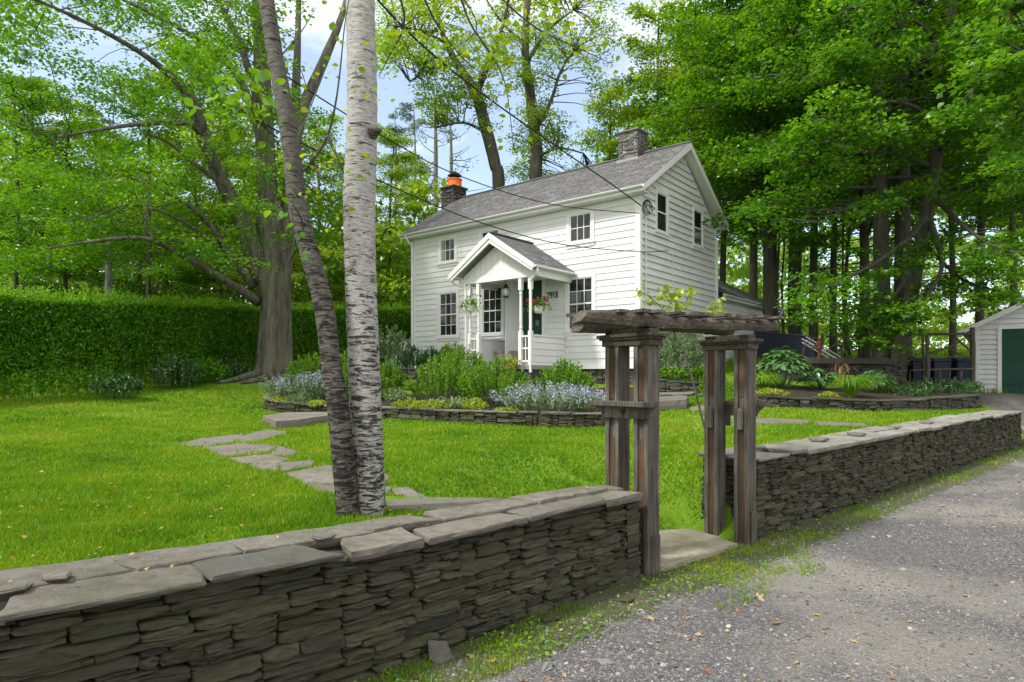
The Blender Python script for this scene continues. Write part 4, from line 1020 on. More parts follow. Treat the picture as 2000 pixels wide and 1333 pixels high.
# ragged laths across the top
rg = random.Random(4)
for i in range(11):
    s = -.40+i*.225+rg.uniform(-.03, .03); zc = 2.112+.028*i*.245+rg.uniform(0, .012); b = MB()
    base = Vector((LF[0], LF[1], 0))+AU*s+AP*.165; ang = rg.uniform(-.12, .12); d = (AP+AU*ang).normalized(); l = rg.uniform(.27, .36)
    pts = [base-d*l+Vector((0, 0, zc)), base-d*l*.3+Vector((0, 0, zc+rg.uniform(-.004, .01))), base+d*l*.4+Vector((0, 0, zc+rg.uniform(-.004, .012))), base+d*l+Vector((0, 0, zc))]
    w_ = rg.uniform(.035, .06); wd = AU; V = []
    for p_ in pts:
        for (a, c_) in ((-1, -1), (1, -1), (1, 1), (-1, 1)): V.append(p_+wd*a*w_*rg.uniform(.85, 1.05)+Vector((0, 0, c_*.013*rg.uniform(.7, 1.2))))
    Fs = [(j*4+k, j*4+(k+1) % 4, j*4+4+(k+1) % 4, j*4+4+k) for j in range(3) for k in range(4)]+[(3, 2, 1, 0), (12, 13, 14, 15)]
    b.add(V, Fs, rg.random()); b.build('lath', M['wood'], arb, True)
# shelf with heart on the left pair (camera left side), plain shelf on the far side of the right pair
def shelf(c, c2, sg, z, lab):
    m_ = (Vector((*c, 0))+Vector((*c2, 0)))/2; off = AU*sg*(W/2+.035)
    b = MB(); b.obox(m_+off+AU*sg*.02+Vector((0, 0, z)), AU, AP, (0, 0, 1), .062, .335, .020)
    P2 = [(-.315, .0), (.315, 0), (.25, -.055), (.235, -.10), (-.235, -.10), (-.25, -.055)]
    cc = m_+off-AU*sg*.012+Vector((0, 0, z-.021))
    b.prism(P2, lambda u, v, h: cc+AP*u+AU*(h*sg)+Vector((0, 0, v)), -.02, .012)
    o = b.build('shelf', M['wood'], arb, True, bevel=.003)
    if sg < 0:
        h_ = MB(); hp = []
        for k in range(24):
            t = 2*pi*k/24; hp.append((.0018*16*sin(t)**3, .0018*(13*cos(t)-5*cos(2*t)-2*cos(3*t)-cos(4*t))))
        h_.prism(hp, lambda u, v, h: cc+AP*(u-.0)+AU*(h*sg)+Vector((0, 0, v-.045)), .006, .0145); h_.build('heart_shade', M['core'], arb, True)  # dark heart laid on the board, its colour standing in for a shaded opening
shelf(LF, LB, -1, 1.385, 'l'); shelf(RF, RB, 1, 1.345, 'r')
for c in (RF, RB):
    b = MB(); q = Vector((*c, 0))-AU*(W/2+.010)
    b.obox(q+Vector((0, 0, 1.20)), AU, AP, (0, 0, 1), .012, .030, .10); b.obox(q+Vector((0, 0, 1.302)), AU, AP, (0, 0, 1), .010, .024, .008); b.build('plaque', M['wood'], arb, True, bevel=.006)
for c in (LF, RF):
    b = MB(); q = Vector((*c, 0))-AP*(W/2+.006)+AU*.02; b.obox(q+Vector((0, 0, .16)), AU, AP, (0, 0, 1), .05, .010, .16); b.build('foot_board', M['wood'], arb, True)
# black light post behind right posts
p = gp(1412, 905, 6.8); lp = thing('path_light', 'black box light on a dark stake behind the right gate posts', 'light', p)
b = MB(); b.box((-.025, -.025, -.05), (.025, .025, .62)); b.build('stake', M['black'], lp)
b = MB(); b.box((-.03, -.07, .45), (.07, .05, .66)); b.build('lamp_box', M['black'], lp, bevel=.006)

# ------------------------------------------------------------------ garage/shed at right
d0 = 20.5; gx = at(1905, 768, d0).x; gz = 1.10
shed = thing('shed', 'white clapboard shed with green door at the right edge', 'shed', (gx, d0, gz), HRZ)
SW, SD, SH = 4.6, 5.0, 2.14; pk = SH+.52*SW/2
b = MB(); b.prism([(0, 0), (SW, 0), (SW, SH), (SW/2, pk), (0, SH)], lambda u, v, h: (u, h, v), .0, SD); b.build('wall', M['siding'], shed)
fm2 = lambda u, z, n_: (u, -n_, z)
b = MB(); boards(b, fm2, lambda z: max(.08, (z-SH)/.52+.02), lambda z: min(SW-.08, SW-(z-SH)/.52-.02), .0, pk-.1, .155, [(.66, 2.9, 0, 2.0)], .05, .004, 31); b.build('siding', M['siding'], shed)
b = MB(); boards(b, lambda u, z, n_: (-n_, u, z), lambda z: .05, lambda z: SD, 0, SH, .155, [], .03, .004, 32); b.build('siding', M['siding'], shed)
b = MB(); b.box((-.03, -.055, 0), (.09, 0, SH)); b.box((.57, -.065, 0), (.67, 0, 2.08)); b.box((2.88, -.065, 0), (3.0, 0, 2.08)); b.box((.67, -.063, 2.0), (2.88, 0, 2.08)); b.build('trim', M['white'], shed)
dr = MB(); k = 0
for i in range(12): dr.box((.675+i*.1835, -.02-.002*(i % 2), .01), (.675+i*.1835+.178, 0, 1.995))
for z in (.3, 1.02, 1.72): dr.box((.70, -.045, z), (2.86, -.022, z+.09))
dd_ = dr.build('door', M['green_door'], shed); b = MB(); b.box((2.05, -.06, .95), (2.09, -.045, 1.15)); b.build('handle', M['black'], dd_)
b = MB(); e0 = .42
shingle_slope(b, (-e0, SD+.2, SH-.52*e0+.06), (-e0, -.28, SH-.52*e0+.06), (SW/2, -.28, pk+.06), (SW/2, SD+.2, pk+.06), .14, .32, 35)
shingle_slope(b, (SW+e0, -.28, SH-.52*e0+.06), (SW+e0, SD+.2, SH-.52*e0+.06), (SW/2, SD+.2, pk+.06), (SW/2, -.28, pk+.06), .14, .32, 36); rf = b.build('roof', M['shingle'], shed)
b = MB(); b.prism([(-e0, SH-.52*e0+.05), (SW/2, pk+.05), (SW+e0, SH-.52*e0+.05), (SW+e0, SH-.52*e0-.10), (SW/2, pk-.12), (-e0, SH-.52*e0-.10)], lambda u, v, h: (u, h, v), -.30, -.26)
b.prism([(-e0+.01, SH-.52*e0+.045), (SW/2, pk+.045), (SW+e0-.01, SH-.52*e0+.045), (SW+e0-.01, SH-.52*e0-.02), (SW/2, pk+.0), (-e0+.01, SH-.52*e0-.02)], lambda u, v, h: (u, h, v), -.26, SD+.19); b.build('fascia', M['white'], rf)

# rustic log fence between shed and terrace
lf = thing('rustic_fence', 'rustic fence of bare logs and crossed branches left of the shed', 'fence', at(1840, 770, 19.6))
def logs(name, lst, mat='log', par=lf):
    for l in lst:
        b = MB(); P = [at(a, c, d) for a, c, d, w_ in l]; b.tube(P, [.8*w_*l[0][2]/F/2 for *_, w_ in l], 8, sub=3, jit=.12, cap=True); b.build(name, M[mat], par, True, smooth=True)
logs('post', [[(1802, 772, 19.5, 8), (1803, 720, 19.5, 7), (1802, 655, 19.5, 6)], [(1812, 775, 19.2, 10), (1812, 700, 19.2, 9), (1810, 650, 19.2, 8)], [(1899, 772, 19.3, 13), (1900, 700, 19.3, 12), (1899, 640, 19.3, 11)], [(1775, 768, 19.6, 6), (1777, 725, 19.6, 5)]])
logs('rail', [[(1775, 724, 19.3, 5), (1830, 722, 19.2, 5), (1900, 721, 19.2, 5)], [(1690, 652, 21, 4), (1770, 653, 20, 5), (1850, 653, 19.4, 6), (1902, 652, 19.3, 6)], [(1640, 658, 21.5, 3), (1700, 658, 21, 3)]])
logs('brace', [[(1835, 770, 19.3, 5), (1836, 724, 19.2, 5)], [(1854, 770, 19.3, 5), (1855, 724, 19.2, 5)], [(1876, 768, 19.3, 6), (1877, 724, 19.2, 6)],
  [(1816, 690, 19.3, 5), (1850, 680, 19.4, 5), (1880, 664, 19.5, 4)], [(1845, 678, 19.5, 4), (1870, 690, 19.4, 4), (1898, 703, 19.3, 4)], [(1860, 655, 19.5, 4), (1880, 672, 19.4, 5), (1898, 688, 19.3, 5)], [(1884, 656, 19.4, 4), (1898, 672, 19.3, 5)],
  [(1752, 712, 19.8, 4), (1768, 680, 19.8, 3), (1768, 645, 19.8, 2)], [(1748, 690, 19.9, 3), (1770, 670, 19.8, 3), (1790, 655, 19.7, 3)], [(1760, 692, 19.8, 3), (1785, 698, 19.7, 3), (1802, 702, 19.6, 3)], [(1770, 714, 19.8, 3), (1790, 690, 19.7, 3)]])
# second rustic fence stretch further back, left of the big maples
lf2 = thing('rustic_fence', 'low rustic fence of thin crossed branches before the sunny meadow', 'fence', at(1660, 702, 24))
logs('post', [[(1680, 712, 23, 7), (1681, 664, 23, 6)], [(1689, 712, 23.4, 4), (1689, 668, 23.4, 3)], [(1644, 712, 22.5, 5), (1645, 668, 22.5, 5)], [(1605, 705, 24, 7), (1606, 652, 24, 6)]], par=lf2)
logs('brace', [[(1636, 668, 22.6, 4), (1660, 678, 22.8, 3), (1684, 686, 23, 3)], [(1610, 690, 22.5, 4), (1640, 666, 22.6, 3)], [(1690, 684, 23, 3), (1716, 674, 23, 4)], [(1640, 692, 22.5, 4), (1668, 704, 22.7, 4)], [(1614, 658, 24, 3), (1640, 657, 23, 3), (1720, 660, 23, 3)]], par=lf2)
# timber rail on the tall garden wall
b = MB(); a_, c_ = at(1540, 705, 18.25), at(1735, 706, 18.5); b.bar(a_, c_, .25, .16); o = b.build('timber_rail', M['log'], bevel=.01); tag(o, 'brown squared timber lying along the top of the shaded stone wall', 'timber')
# bins
for i, (px, lb) in enumerate(((1790, 'dark navy wheeled bin behind the log fence, leftmost of the three'), (1828, 'dark navy wheeled bin behind the paired log fence posts, middle of the three'), (1870, 'dark navy wheeled bin behind the log fence nearest the shed'))):
    p = at(px, 770, 20.6); bn = thing('wheeled_bin', lb, 'bin', (p.x, p.y, 1.15), .1*i, 'bins behind the log fence')
    b = MB(); V = []
    for z, s_ in ((.08, .24), (.95, .30)): V += [(-s_, -s_, z), (s_, -s_, z), (s_, s_, z), (-s_, s_, z)]
    b.add(V, [(3,2,1,0), (4,5,6,7), (0,1,5,4), (1,2,6,5), (2,3,7,6), (3,0,4,7)]); b.build('body', M['bin'], bn, bevel=.02)
    b = MB(); b.prism([(-.33, .96), (.33, .96), (.31, 1.05), (.1, 1.10), (-.25, 1.06)], lambda u, v, h: (h, u, v), -.32, .32); b.build('lid', M['bin'], bn, bevel=.015)
    for sx in (-1, 1):
        b = MB(); b.tube([(sx*.22, .26, .1), (sx*.28, .26, .1)], .1, 12); b.build('wheel', M['black'], bn)
# navy corrugated shed/fence
p = at(1535, 705, 22.5); nf = thing('metal_fence', 'dark navy corrugated metal fence panel right of the house', 'fence', (at(1484, 705, 23).x, 23, 1.6))
P0, P1 = at(1478, 648, 23.0), at(1586, 658, 22.0); b = MB(); V = []; n_ = 120
for i in range(n_+1):
    t = i/n_; q = P0.lerp(P1, t); o_ = .02*(1 if (i//2) % 2 else -1)
    V += [(q.x, q.y+o_, 1.5), (q.x, q.y+o_, q.z), (q.x, q.y+o_+.04, q.z), (q.x, q.y+o_+.04, 1.5)]
b.add(V, [(i*4+k, (i+1)*4+k, (i+1)*4+(k+1) % 4, i*4+(k+1) % 4) for i in range(n_) for k in range(4)]); b.build('sheet', M['navy_metal'], nf, True)
b = MB(); b.bar(P0+Vector((0, .02, .01)), P1+Vector((0, .02, .01)), .12, .04); b.bar(P1+Vector((.03, .02, .02)), Vector((P1.x+.03, P1.y+.02, 1.5)), .07, .07, up=(0, 1, 0)); b.build('frame', M['navy_metal'], nf, True)
# steel stair rail / elevator frame
st = thing('metal_ladder', 'old steel ladder frame leaning from the navy fence down to the terrace', 'ladder', at(1640, 700, 20.5))
for dy in (0, 7):
    b = MB(); b.tube([at(1566, 662+dy, 21), at(1634, 702+dy, 20.3)], .022, 6); b.build('rail', M['steel'], st, True)
    b = MB(); b.tube([at(1574, 658+dy, 21.6), at(1642, 698+dy, 20.9)], .022, 6); b.build('rail', M['steel'], st, True)
for k in range(10):
    t = (k+.5)/10; b = MB(); b.tube([at(1566+68*t, 669+40*t, 21-.7*t), at(1574+68*t, 665+40*t, 21.6-.7*t)], .012, 5); b.build('rung', M['steel'], st, True)
# rusty hand pump
pb = at(1600, 703, 19.6); pm = thing('hand_pump', 'small rusty iron hand water pump on the terrace wall', 'pump', pb)
b = MB(); b.lathe((0, 0, 0), [(.12, 0), (.12, .03), (.05, .05), (.045, .30), (.08, .32), (.085, .5), (.05, .54), (.05, .62), (.02, .66)], 12); b.tube([(0, 0, .42), (-.15, 0, .42), (-.2, 0, .34)], .03, 8, sub=2); b.build('body', M['rust'], pm)
b = MB(); b.tube([(0, 0, .62), (-.15, .0, .66), (-.42, 0, .45), (-.50, 0, .1)], .014, 6, sub=4); b.build('handle', M['rust'], pm)

# ------------------------------------------------------------------ cables
for nm, lb, P in (('power_cable', 'thick black twisted cable running from the top left down to the upper gable corner', [at(560, -230, 7), at(742, 5, 9.5), at(885, 140, 11.5), at(1060, 268, 14), at(1180, 350, 16.3), at(1252, 402, 18.0)]),
                  ('power_cable', 'thin cable ending at the house corner just below the eave', [at(560, 150, 8), at(745, 265, 10.5), at(900, 345, 13), at(1080, 400, 15.6), at(1249, 417, 18.0)]),
                  ('power_cable', 'thin cable crossing the front of the house above the porch roof', [at(500, 235, 7), at(733, 350, 9.5), at(935, 434, 12.8), at(1100, 478, 15.6), at(1249, 492, 18.1), at(1305, 490, 18.95)])):
    b = MB(); b.tube(P, .017 if 'thick' in lb else .011, 6, sub=8); o = b.build(nm, M['rubber']); tag(o, lb, 'cable')

# ================================================================== vegetation
LT = {}
def sprays(centers, radii, per, L, rg, flat=.3, up=1.3, spread=.55, asp=.8, droop=.25):
    """leaves spread in flattened layers around each centre -> quads"""
    out = []; rv = []
    for c, r, n in zip(centers, radii, per):
        n = int(n)
        if n < 1: continue
        a = rg.uniform(0, 2*pi, n); q = np.sqrt(rg.random(n))
        x = np.cos(a)*q*r; y = np.sin(a)*q*r; z = rg.normal(0, flat*r*.5, n)-droop*q*q*r
        C = np.stack([x, y, z], 1)+np.asarray(c)
        d = np.stack([np.cos(a), np.sin(a), -.45+0*a], 1)+rg.normal(0, .5, (n, 3))
        out.append(leafquads(C, rg.uniform(.7, 1.2, n)*L, rg, up, spread, asp, dirs=d))
        rv.append(np.clip(rg.normal(.5, .22, n)+rg.normal(0, .13), 0, 1))
    return np.concatenate(out), np.concatenate(rv)
def bark_ridge(seed, amp=.12, fl=0):
    ph = [rnd.uniform(0, 6.28) for _ in range(6)]
    def f(a, t, i):
        return 1+amp*(.5*sin(a*3+ph[0]+t*2)+.35*sin(a*7+ph[1]+t*5)+.3*sin(a*12+ph[2]+t*11))+fl*max(0, 1-t*9)**2*(.5+.5*sin(a*5+ph[3]))
    return f
def pxbranch(mb, L, seg=10, sub=5, ridge=None, jit=.06):
    P = [at(a, b, d) for a, b, d, w in L]; r = [w*d/F/2 for a, b, d, w in L]
    mb.tube(P, r, seg, sub=sub, ridge=ridge, jit=jit)
    return catmull(P, 6)

# ---- twin birches by the near wall
def birchtree(nm, lb, L, mat, seg=28, slim=1.0):
    root = thing(nm, lb, 'tree', at(*L[0][:3])); b = MB()
    ph = [rnd.uniform(0, 6.3) for _ in range(8)]
    def rd(a, t, i): return 1+.035*sin(2*a+ph[0]+t*7)+.03*sin(3*a+ph[1]-t*13)+.016*sin(t*210+ph[2]+sin(a*2)*2)+.012*sin(t*390+a*3)+.2*max(0, 1-t*16)**2*(.6+.4*sin(a*4+ph[3]))
    P = [at(a, c, d) for a, c, d, w in L]; r = [slim*w*d/F/2 for a, c, d, w in L]
    b.tube(P, r, seg, sub=14, ridge=rd); b.build('trunk', mat, root, True, smooth=True)
    return root
bt = birchtree('birch_tree', 'thick pale birch trunk with horizontal dark marks rising behind the near wall', [(722,1040,4.75,78),(720,1000,4.75,66),(716,850,4.75,64),(711,700,4.75,63),(704,500,4.76,62),(702,380,4.77,62),(706,250,4.78,58),(706,120,4.8,55),(704,0,4.82,53),(700,-250,4.9,46),(690,-700,5.1,34),(680,-1200,5.3,18)], M['birch'])
b = MB(); b.tube([at(728, 258, 4.72), at(738, 256, 4.70), at(746, 255, 4.69)], [.055, .03, .006], 12, sub=3, jit=.1); b.build('knot', M['birch_dark'], bt, True, smooth=True)
bt2 = birchtree('birch_tree', 'thinner dark grey birch trunk leaning left beside the pale birch', [(683,1040,4.6,62),(679,1000,4.6,50),(670,900,4.6,47),(661,800,4.6,46),(646,700,4.6,42),(633,600,4.6,43),(606,500,4.6,41),(580,400,4.62,41),(570,300,4.64,42),(554,200,4.66,38),(536,100,4.68,35),(520,0,4.7,34),(480,-200,4.8,28),(420,-500,5,20),(380,-800,5.2,10)], M['birch_dark'], slim=.88)
def twigs(root, paths, mat='bark_wood', w0=7, seg=6, name='branch'):
    out = []
    for L in paths:
        b = MB(); n = len(L); P = [at(*p) for p in L]; b.tube(P, [max(.0025, w0*(1-.85*i/(n-1)))*0+w0*(1-.85*i/(n-1))*L[i][2]/F/2 for i in range(n)], seg, sub=5, jit=.1)
        b.build(name, M[mat], root, True, smooth=True); out.append(catmull(P, 8))
    return out
def leaves_along(root, lines, n, sc, L, mat, rg, t0=.2, spread=.7, up=.9, asp=.95, name='leaves'):
    C = []
    for P in lines:
        k0 = int(len(P)*t0)
        for _ in range(n):
            p = P[rg.integers(k0, len(P))]; C.append([p.x, p.y, p.z]+rg.normal(0, 1, 3)*[sc, sc, sc*.8])
    C = np.array(C)-[0, 0, .02]
    N = len(C); n_ = norm(np.array([0, 0, up])+rg.normal(0, spread, (N, 3))); d_ = rg.normal(0, 1, (N, 3))-[0, 0, .5]; d_ = norm(d_-n_*np.sum(d_*n_, 1, keepdims=True)); s_ = np.cross(n_, d_)*asp; l = (rg.uniform(.55, 1.15, N)*L)[:, None]
    V = np.stack([C-d_*.5*l, C-d_*.32*l+s_*.30*l+n_*.04*l, C-d_*.02*l+s_*.42*l+n_*.09*l, C+d_*.30*l+s_*.26*l+n_*.05*l, C+d_*.60*l-n_*.06*l, C+d_*.30*l-s_*.26*l+n_*.05*l, C-d_*.02*l-s_*.42*l+n_*.09*l, C-d_*.32*l-s_*.30*l+n_*.04*l], 1)
    return mesh_np(name, V, 8, M[mat], None, root, True, tris=[(0, 1, 2), (0, 2, 3), (0, 3, 4), (0, 4, 5), (0, 5, 6), (0, 6, 7)])
rg = np.random.default_rng(21)
l1 = twigs(bt, [[(705,-330,4.9),(800,-150,5.0),(880,-50,5.2),(918,45,5.3),(958,105,5.4),(988,170,5.5),(1003,290,5.6)], [(703,-280,4.9),(770,-120,5.0),(820,-20,5.1),(855,50,5.2),(905,115,5.3),(950,150,5.4)],
   [(703,-400,4.9),(860,-160,5.1),(960,-25,5.3),(1040,50,5.4),(1115,88,5.5),(1195,125,5.6)], [(705,-300,4.9),(860,-100,5.4),(1000,-40,5.8),(1060,10,6.0),(1140,20,6.1)], [(703,-200,4.9),(760,-60,5.4),(790,40,5.6),(760,110,5.8),(740,150,5.9)], [(700,-260,4.9),(830,-90,5.8),(900,-10,6.2),(930,60,6.3),(860,110,6.4)]], w0=7)
leaves_along(bt, l1, 90, .14, .062, 'leaf_birch', rg, spread=.55)
l2 = twigs(bt2, [[(596,333,4.6),(620,300,4.55),(640,265,4.5),(654,210,4.45),(664,140,4.4),(676,30,4.35),(700,-80,4.3)], [(640,265,4.5),(655,300,4.5),(668,330,4.5),(672,340,4.5)], [(612,318,4.6),(625,345,4.55),(635,358,4.5)]], w0=8)
l3 = twigs(bt2, [[(542,270,4.6),(505,240,4.4),(470,215,4.2),(430,200,4.0),(395,190,3.9)], [(500,236,4.4),(480,190,4.3),(455,150,4.2)], [(520,250,4.45),(500,200,4.3),(520,160,4.2)], [(585,480,4.6),(592,440,4.4),(570,400,4.2),(575,470,4.2),(560,520,4.1)]], w0=4)
leaves_along(bt2, l3[:3], 30, .09, .075, 'leaf_lightbirch', rg, .35); leaves_along(bt2, l3[3:], 14, .10, .06, 'leaf_lightbirch', rg, .35)
leaves_along(bt2, l2, 20, .17, .05, 'leaf_birch', rg, .1)
l4 = twigs(bt2, [[(560,330,4.64),(620,380,5.2),(660,400,5.6)], [(570,300,4.64),(610,200,5.3),(640,120,5.7),(650,60,5.8)], [(540,120,4.7),(590,60,5.4),(620,10,5.6)]], w0=4)
leaves_along(bt2, l4, 26, .22, .05, 'leaf_birch', rg, .2)

# ---- big old maple on the left
mp1 = thing('maple_tree', 'huge old maple with grey furrowed trunk and spreading limbs at the end of the hedge', 'tree', at(537, 738, 21))
b = MB()
lim = []
def limb(L, seg=12, rdg=None): lim.append(pxbranch(b, L, seg, 5, rdg or bark_ridge(1, .10)))
b2 = MB(); P_ = [(537,760,21,118),(536,735,21,92),(535,700,21,77),(537,650,21,70),(538,600,21,66),(534,545,21,72),(528,480,21,58),(522,400,21,48),(518,300,21.2,42),(512,150,21.6,36),(505,0,22,28),(500,-200,22,18),(495,-380,22,8)]
b2.tube([at(a, c, d) for a, c, d, w in P_], [.86*w*d/F/2 for a, c, d, w in P_], 40, sub=12, ridge=bark_ridge(2, .10, .18), jit=.03); lim.append(catmull([at(a, c, d) for a, c, d, w in P_[5:]], 6))
# surface roots
for A in ([(520,725,20.7,26),(490,734,20.2,16),(455,742,19.8,9),(425,748,19.5,5)], [(530,735,20.5,20),(505,742,19.9,12),(470,748,19.4,6)], [(560,728,20.6,22),(580,735,20.3,10)]):
    b2.tube([at(a, c, d) for a, c, d, w in A], [w*d/F/2 for a, c, d, w in A], 10, sub=5, jit=.15)
b2.build('trunk', M['bark_maple'], mp1, True, smooth=True)
limb([(546,560,21,40),(556,480,21.2,34),(564,400,21.5,30),(574,300,21.8,25),(590,215,22,20),(632,120,22.3,18),(668,30,22.5,12),(690,-60,22.6,6)])
limb([(575,300,21.8,18),(578,180,22,16),(582,60,22.2,12),(585,-60,22.4,8)])
limb([(510,545,20.9,38),(472,430,20.2,31),(432,352,19.6,27),(398,275,19.2,24),(386,220,18.8,22),(350,165,18.2,16),(285,110,17.4,11),(180,50,16.4,8),(60,-5,15.4,5)])
limb([(398,272,19.2,15),(370,243,18.6,12),(300,240,18,10),(220,250,17.2,7),(110,268,16.5,4)])
limb([(505,590,20.8,20),(460,560,19.9,15),(400,525,19,13),(340,490,18,11),(290,468,17.2,9),(235,466,16.6,8),(160,475,16,6),(85,487,15.5,3)])
limb([(495,560,20.8,18),(450,500,20,14),(410,440,19.4,11),(360,395,18.8,8),(280,350,18,5)])
limb([(527,330,21.2,24),(480,180,20.4,16),(430,110,19.8,12),(340,50,18.8,8),(240,0,17.8,5)])
limb([(520,250,21.3,20),(470,90,20.6,13),(420,-10,20,8)])
limb([(440,365,19.6,12),(380,320,19,9),(330,280,18.4,6),(280,260,18,4)])
limb([(300,470,17.3,6),(285,430,17.2,5),(290,380,17.1,4),(270,340,17,3)])
limb([(450,510,20.1,8),(400,460,19.3,6),(330,420,18.4,5),(250,400,17.6,4),(170,430,16.8,3)])
rg = np.random.default_rng(5)
LP = np.array([[p.x, p.y, p.z] for q in lim for p in q])
holes = [(85,215,60,90),(70,140,60,60),(620,140,55,85),(265,250,38,40),(215,100,34,30),(15,330,40,40),(365,80,25,30),(575,60,25,50),(690,230,40,90),(330,330,20,20),(500,120,15,40),(160,330,26,22)]
def inhole(px, py, hs):
    return any(((px-a)/w)**2+((py-c)/h)**2 < 1 for a, c, w, h in hs)
cs = []
def scatter(n, x0, x1, y0, y1, d0, d1, hs=()):
    out = []
    while len(out) < n:
        px, py, d = rg.uniform(x0, x1), rg.uniform(y0, y1), rg.uniform(d0, d1)
        if inhole(px, py, hs): continue
        out.append(np.array(at(px, py, d)))
    return out
cs += scatter(270, -60, 560, -120, 390, 18, 25, holes)+scatter(40, -60, 470, -120, 380, 14, 18, holes+[(400,280,70,130)])+scatter(100, -60, 500, 370, 520, 17, 23, [(250,560,300,60)])+scatter(34, 560, 700, 120, 470, 20, 25, holes)
tw = MB()
for c in cs:
    dd = np.linalg.norm(LP-c, axis=1)+.6*np.maximum(0, LP[:, 2]-c[2]); wgt = np.exp(-(dd-dd.min())/.45); k = int(rg.choice(len(LP), p=wgt/wgt.sum())); p = LP[k]; ln_ = np.linalg.norm(c-p)
    if ln_ > 3.2: continue
    m1 = p+(c-p)*.35+rg.normal(0, .12*ln_, 3)+[0, 0, .10*ln_]; m2 = p+(c-p)*.7+rg.normal(0, .10*ln_, 3)+[0, 0, .06*ln_]; tw.tube([p, m1, m2, c], [.017, .012, .008, .004], 4, cap=False, sub=3)
b.v += []; b.build('limbs', M['bark_maple'], mp1, True, smooth=True); tw.build('twigs', M['bark_wood'], mp1, True)
rr = rg.uniform(.45, .9, len(cs)); V, rv = sprays(cs, rr, 170*rr**1.6+30, .12, rg)
mesh_np('crown', V, 4, M['leaf_maple'], rv, mp1, True, tris=KT)

# ---- two tall maples behind the house roof
def midtree(lb, L, limbs, n, box, hs, seed, mat='leaf_light', R_=(.45, .85), per=120, leaf=.13):
    global rg
    root = thing('maple_tree', lb, 'tree', at(*L[0][:3])); rg = np.random.default_rng(seed); b = MB(); ls = [pxbranch(b, L, 12, 5, bark_ridge(3, .08))]
    for q in limbs: ls.append(pxbranch(b, q, 7, 4))
    LPm = np.array([[p.x, p.y, p.z] for q in ls for p in q]); cs = []
    for bx_ in box: cs += scatter(int(n*bx_[-1]), *bx_[:6], hs)
    for c in cs:
        dd = np.linalg.norm(LPm-c, axis=1)+.6*np.maximum(0, LPm[:, 2]-c[2]); p = LPm[int(np.argmin(dd))]
        b.tube([p, (p+c)/2+[0, 0, .15], c], [.03, .02, .008], 4, cap=False, sub=2)
    b.build('trunk', M['bark_wood'] if seed % 2 else M['bark_maple'], root, True, smooth=True)
    rr = rg.uniform(*R_, len(cs)); V, rv = sprays(cs, rr, per*rr**1.5+15, leaf, rg); mesh_np('crown', V, 4, M[mat], rv, root, True, tris=KT); return root
mh = [(780,190,50,75),(1120,180,45,60),(1150,270,50,60),(870,290,50,50),(1000,200,22,60),(1090,320,40,18),(960,40,18,20),(905,230,25,35)]
midtree('tall maple leaning left behind the middle of the house roof', [(975,760,30,30),(974,380,30,25),(966,320,30,24),(946,240,30,23),(928,180,30,20),(890,120,30,14),(862,60,30,10),(840,-40,30,5)],
    [[(930,185,30,14),(960,110,29.5,10),(985,40,29,6),(1000,-40,29,4)],[(895,125,30,8),(850,130,29,6),(800,160,28,3)],[(950,260,30,8),(905,240,29.4,5),(850,250,29,3)],[(880,90,30,7),(820,60,29,5),(760,50,28,3)]], 190, [(740, 1010, -60, 150, 27, 32, .62), (800, 960, 150, 250, 28, 31, .22), (740, 860, 60, 140, 27, 31, .16)], mh, 7)
midtree('tall maple with straight trunk behind the roof between the two chimneys', [(1045,760,32,30),(1046,360,32,26),(1048,300,32,24),(1042,240,32,22),(1034,170,32,19),(1026,100,32,16),(1030,0,32,12),(1032,-80,32,6)],
    [[(1044,260,32,10),(1075,200,31.5,7),(1095,140,31,5),(1120,100,31,3)],[(1030,120,32,9),(1070,60,31.5,6),(1120,20,31,3)],[(1030,90,32,8),(985,50,31.5,5),(950,0,31,3)],[(1046,310,32,6),(1090,290,31,4),(1140,300,31,3)]], 200, [(960, 1200, -60, 140, 29, 34, .5), (990, 1180, 140, 300, 30, 34, .26), (1000, 1180, 290, 370, 33, 37, .24)], mh, 8)

# ---- conifers far behind the left end of the roof
def pine(lb, px, y0, y1, d, w, dens, seed, mat='leaf_pine', bare=.0, name='pine_tree', spreadm=1.6):
    root = thing(name, lb, 'tree', at(px, y0, d)); rg = np.random.default_rng(seed); b = MB(); z0, z1 = at(px, y0, d).z, at(px, y1, d).z; X = at(px, 0, d).x
    b.tube([(X, d, z0-2), (X+.1, d, (z0+z1)/2), (X, d, z1)], [w*d/F/2, w*d/F*.38, .02], 8, sub=4, jit=.08); cs = []; rs = []
    n = int((z1-z0)*2.6)
    for i in range(n):
        t = rg.uniform(.12, 1); z = z0+(z1-z0)*t; a = rg.uniform(0, 2*pi); l = spreadm*(1.15-t)*rg.uniform(.6, 1.1)+.25
        e = Vector((X+cos(a)*l, d+sin(a)*l, z+rg.uniform(-.1, .35)*l)); b.tube([(X, d, z), Vector((X, d, z)).lerp(e, .5)+Vector((0, 0, -.1*l)), e], [.035, .022, .008], 4, cap=False, sub=2)
        if rg.random() > bare:
            for f in (.55, .8, 1.0): cs.append(np.array(Vector((X, d, z)).lerp(e, f)+Vector((rg.uniform(-.1,.1), 0, .08)))); rs.append(.22+.35*l*.5)
    b.build('trunk', M['bark_pine'], root, True, smooth=True)
    if cs:
        V, rv = sprays(cs, rs, np.full(len(cs), dens), .26, rg, .25, .6, 1.0, .12, 0); mesh_np('crown', V, 4, M[mat], rv, root, True, tris=KT)
pine('bare grey pine snag behind the left chimney, nearest the chimney', 878, 420, 215, 36, 9, 12, 1, bare=.75, spreadm=2.6)
pine('grey pine with few needles left of the snag near the left chimney', 848, 440, 170, 38, 11, 22, 2, bare=.45, spreadm=2.4)
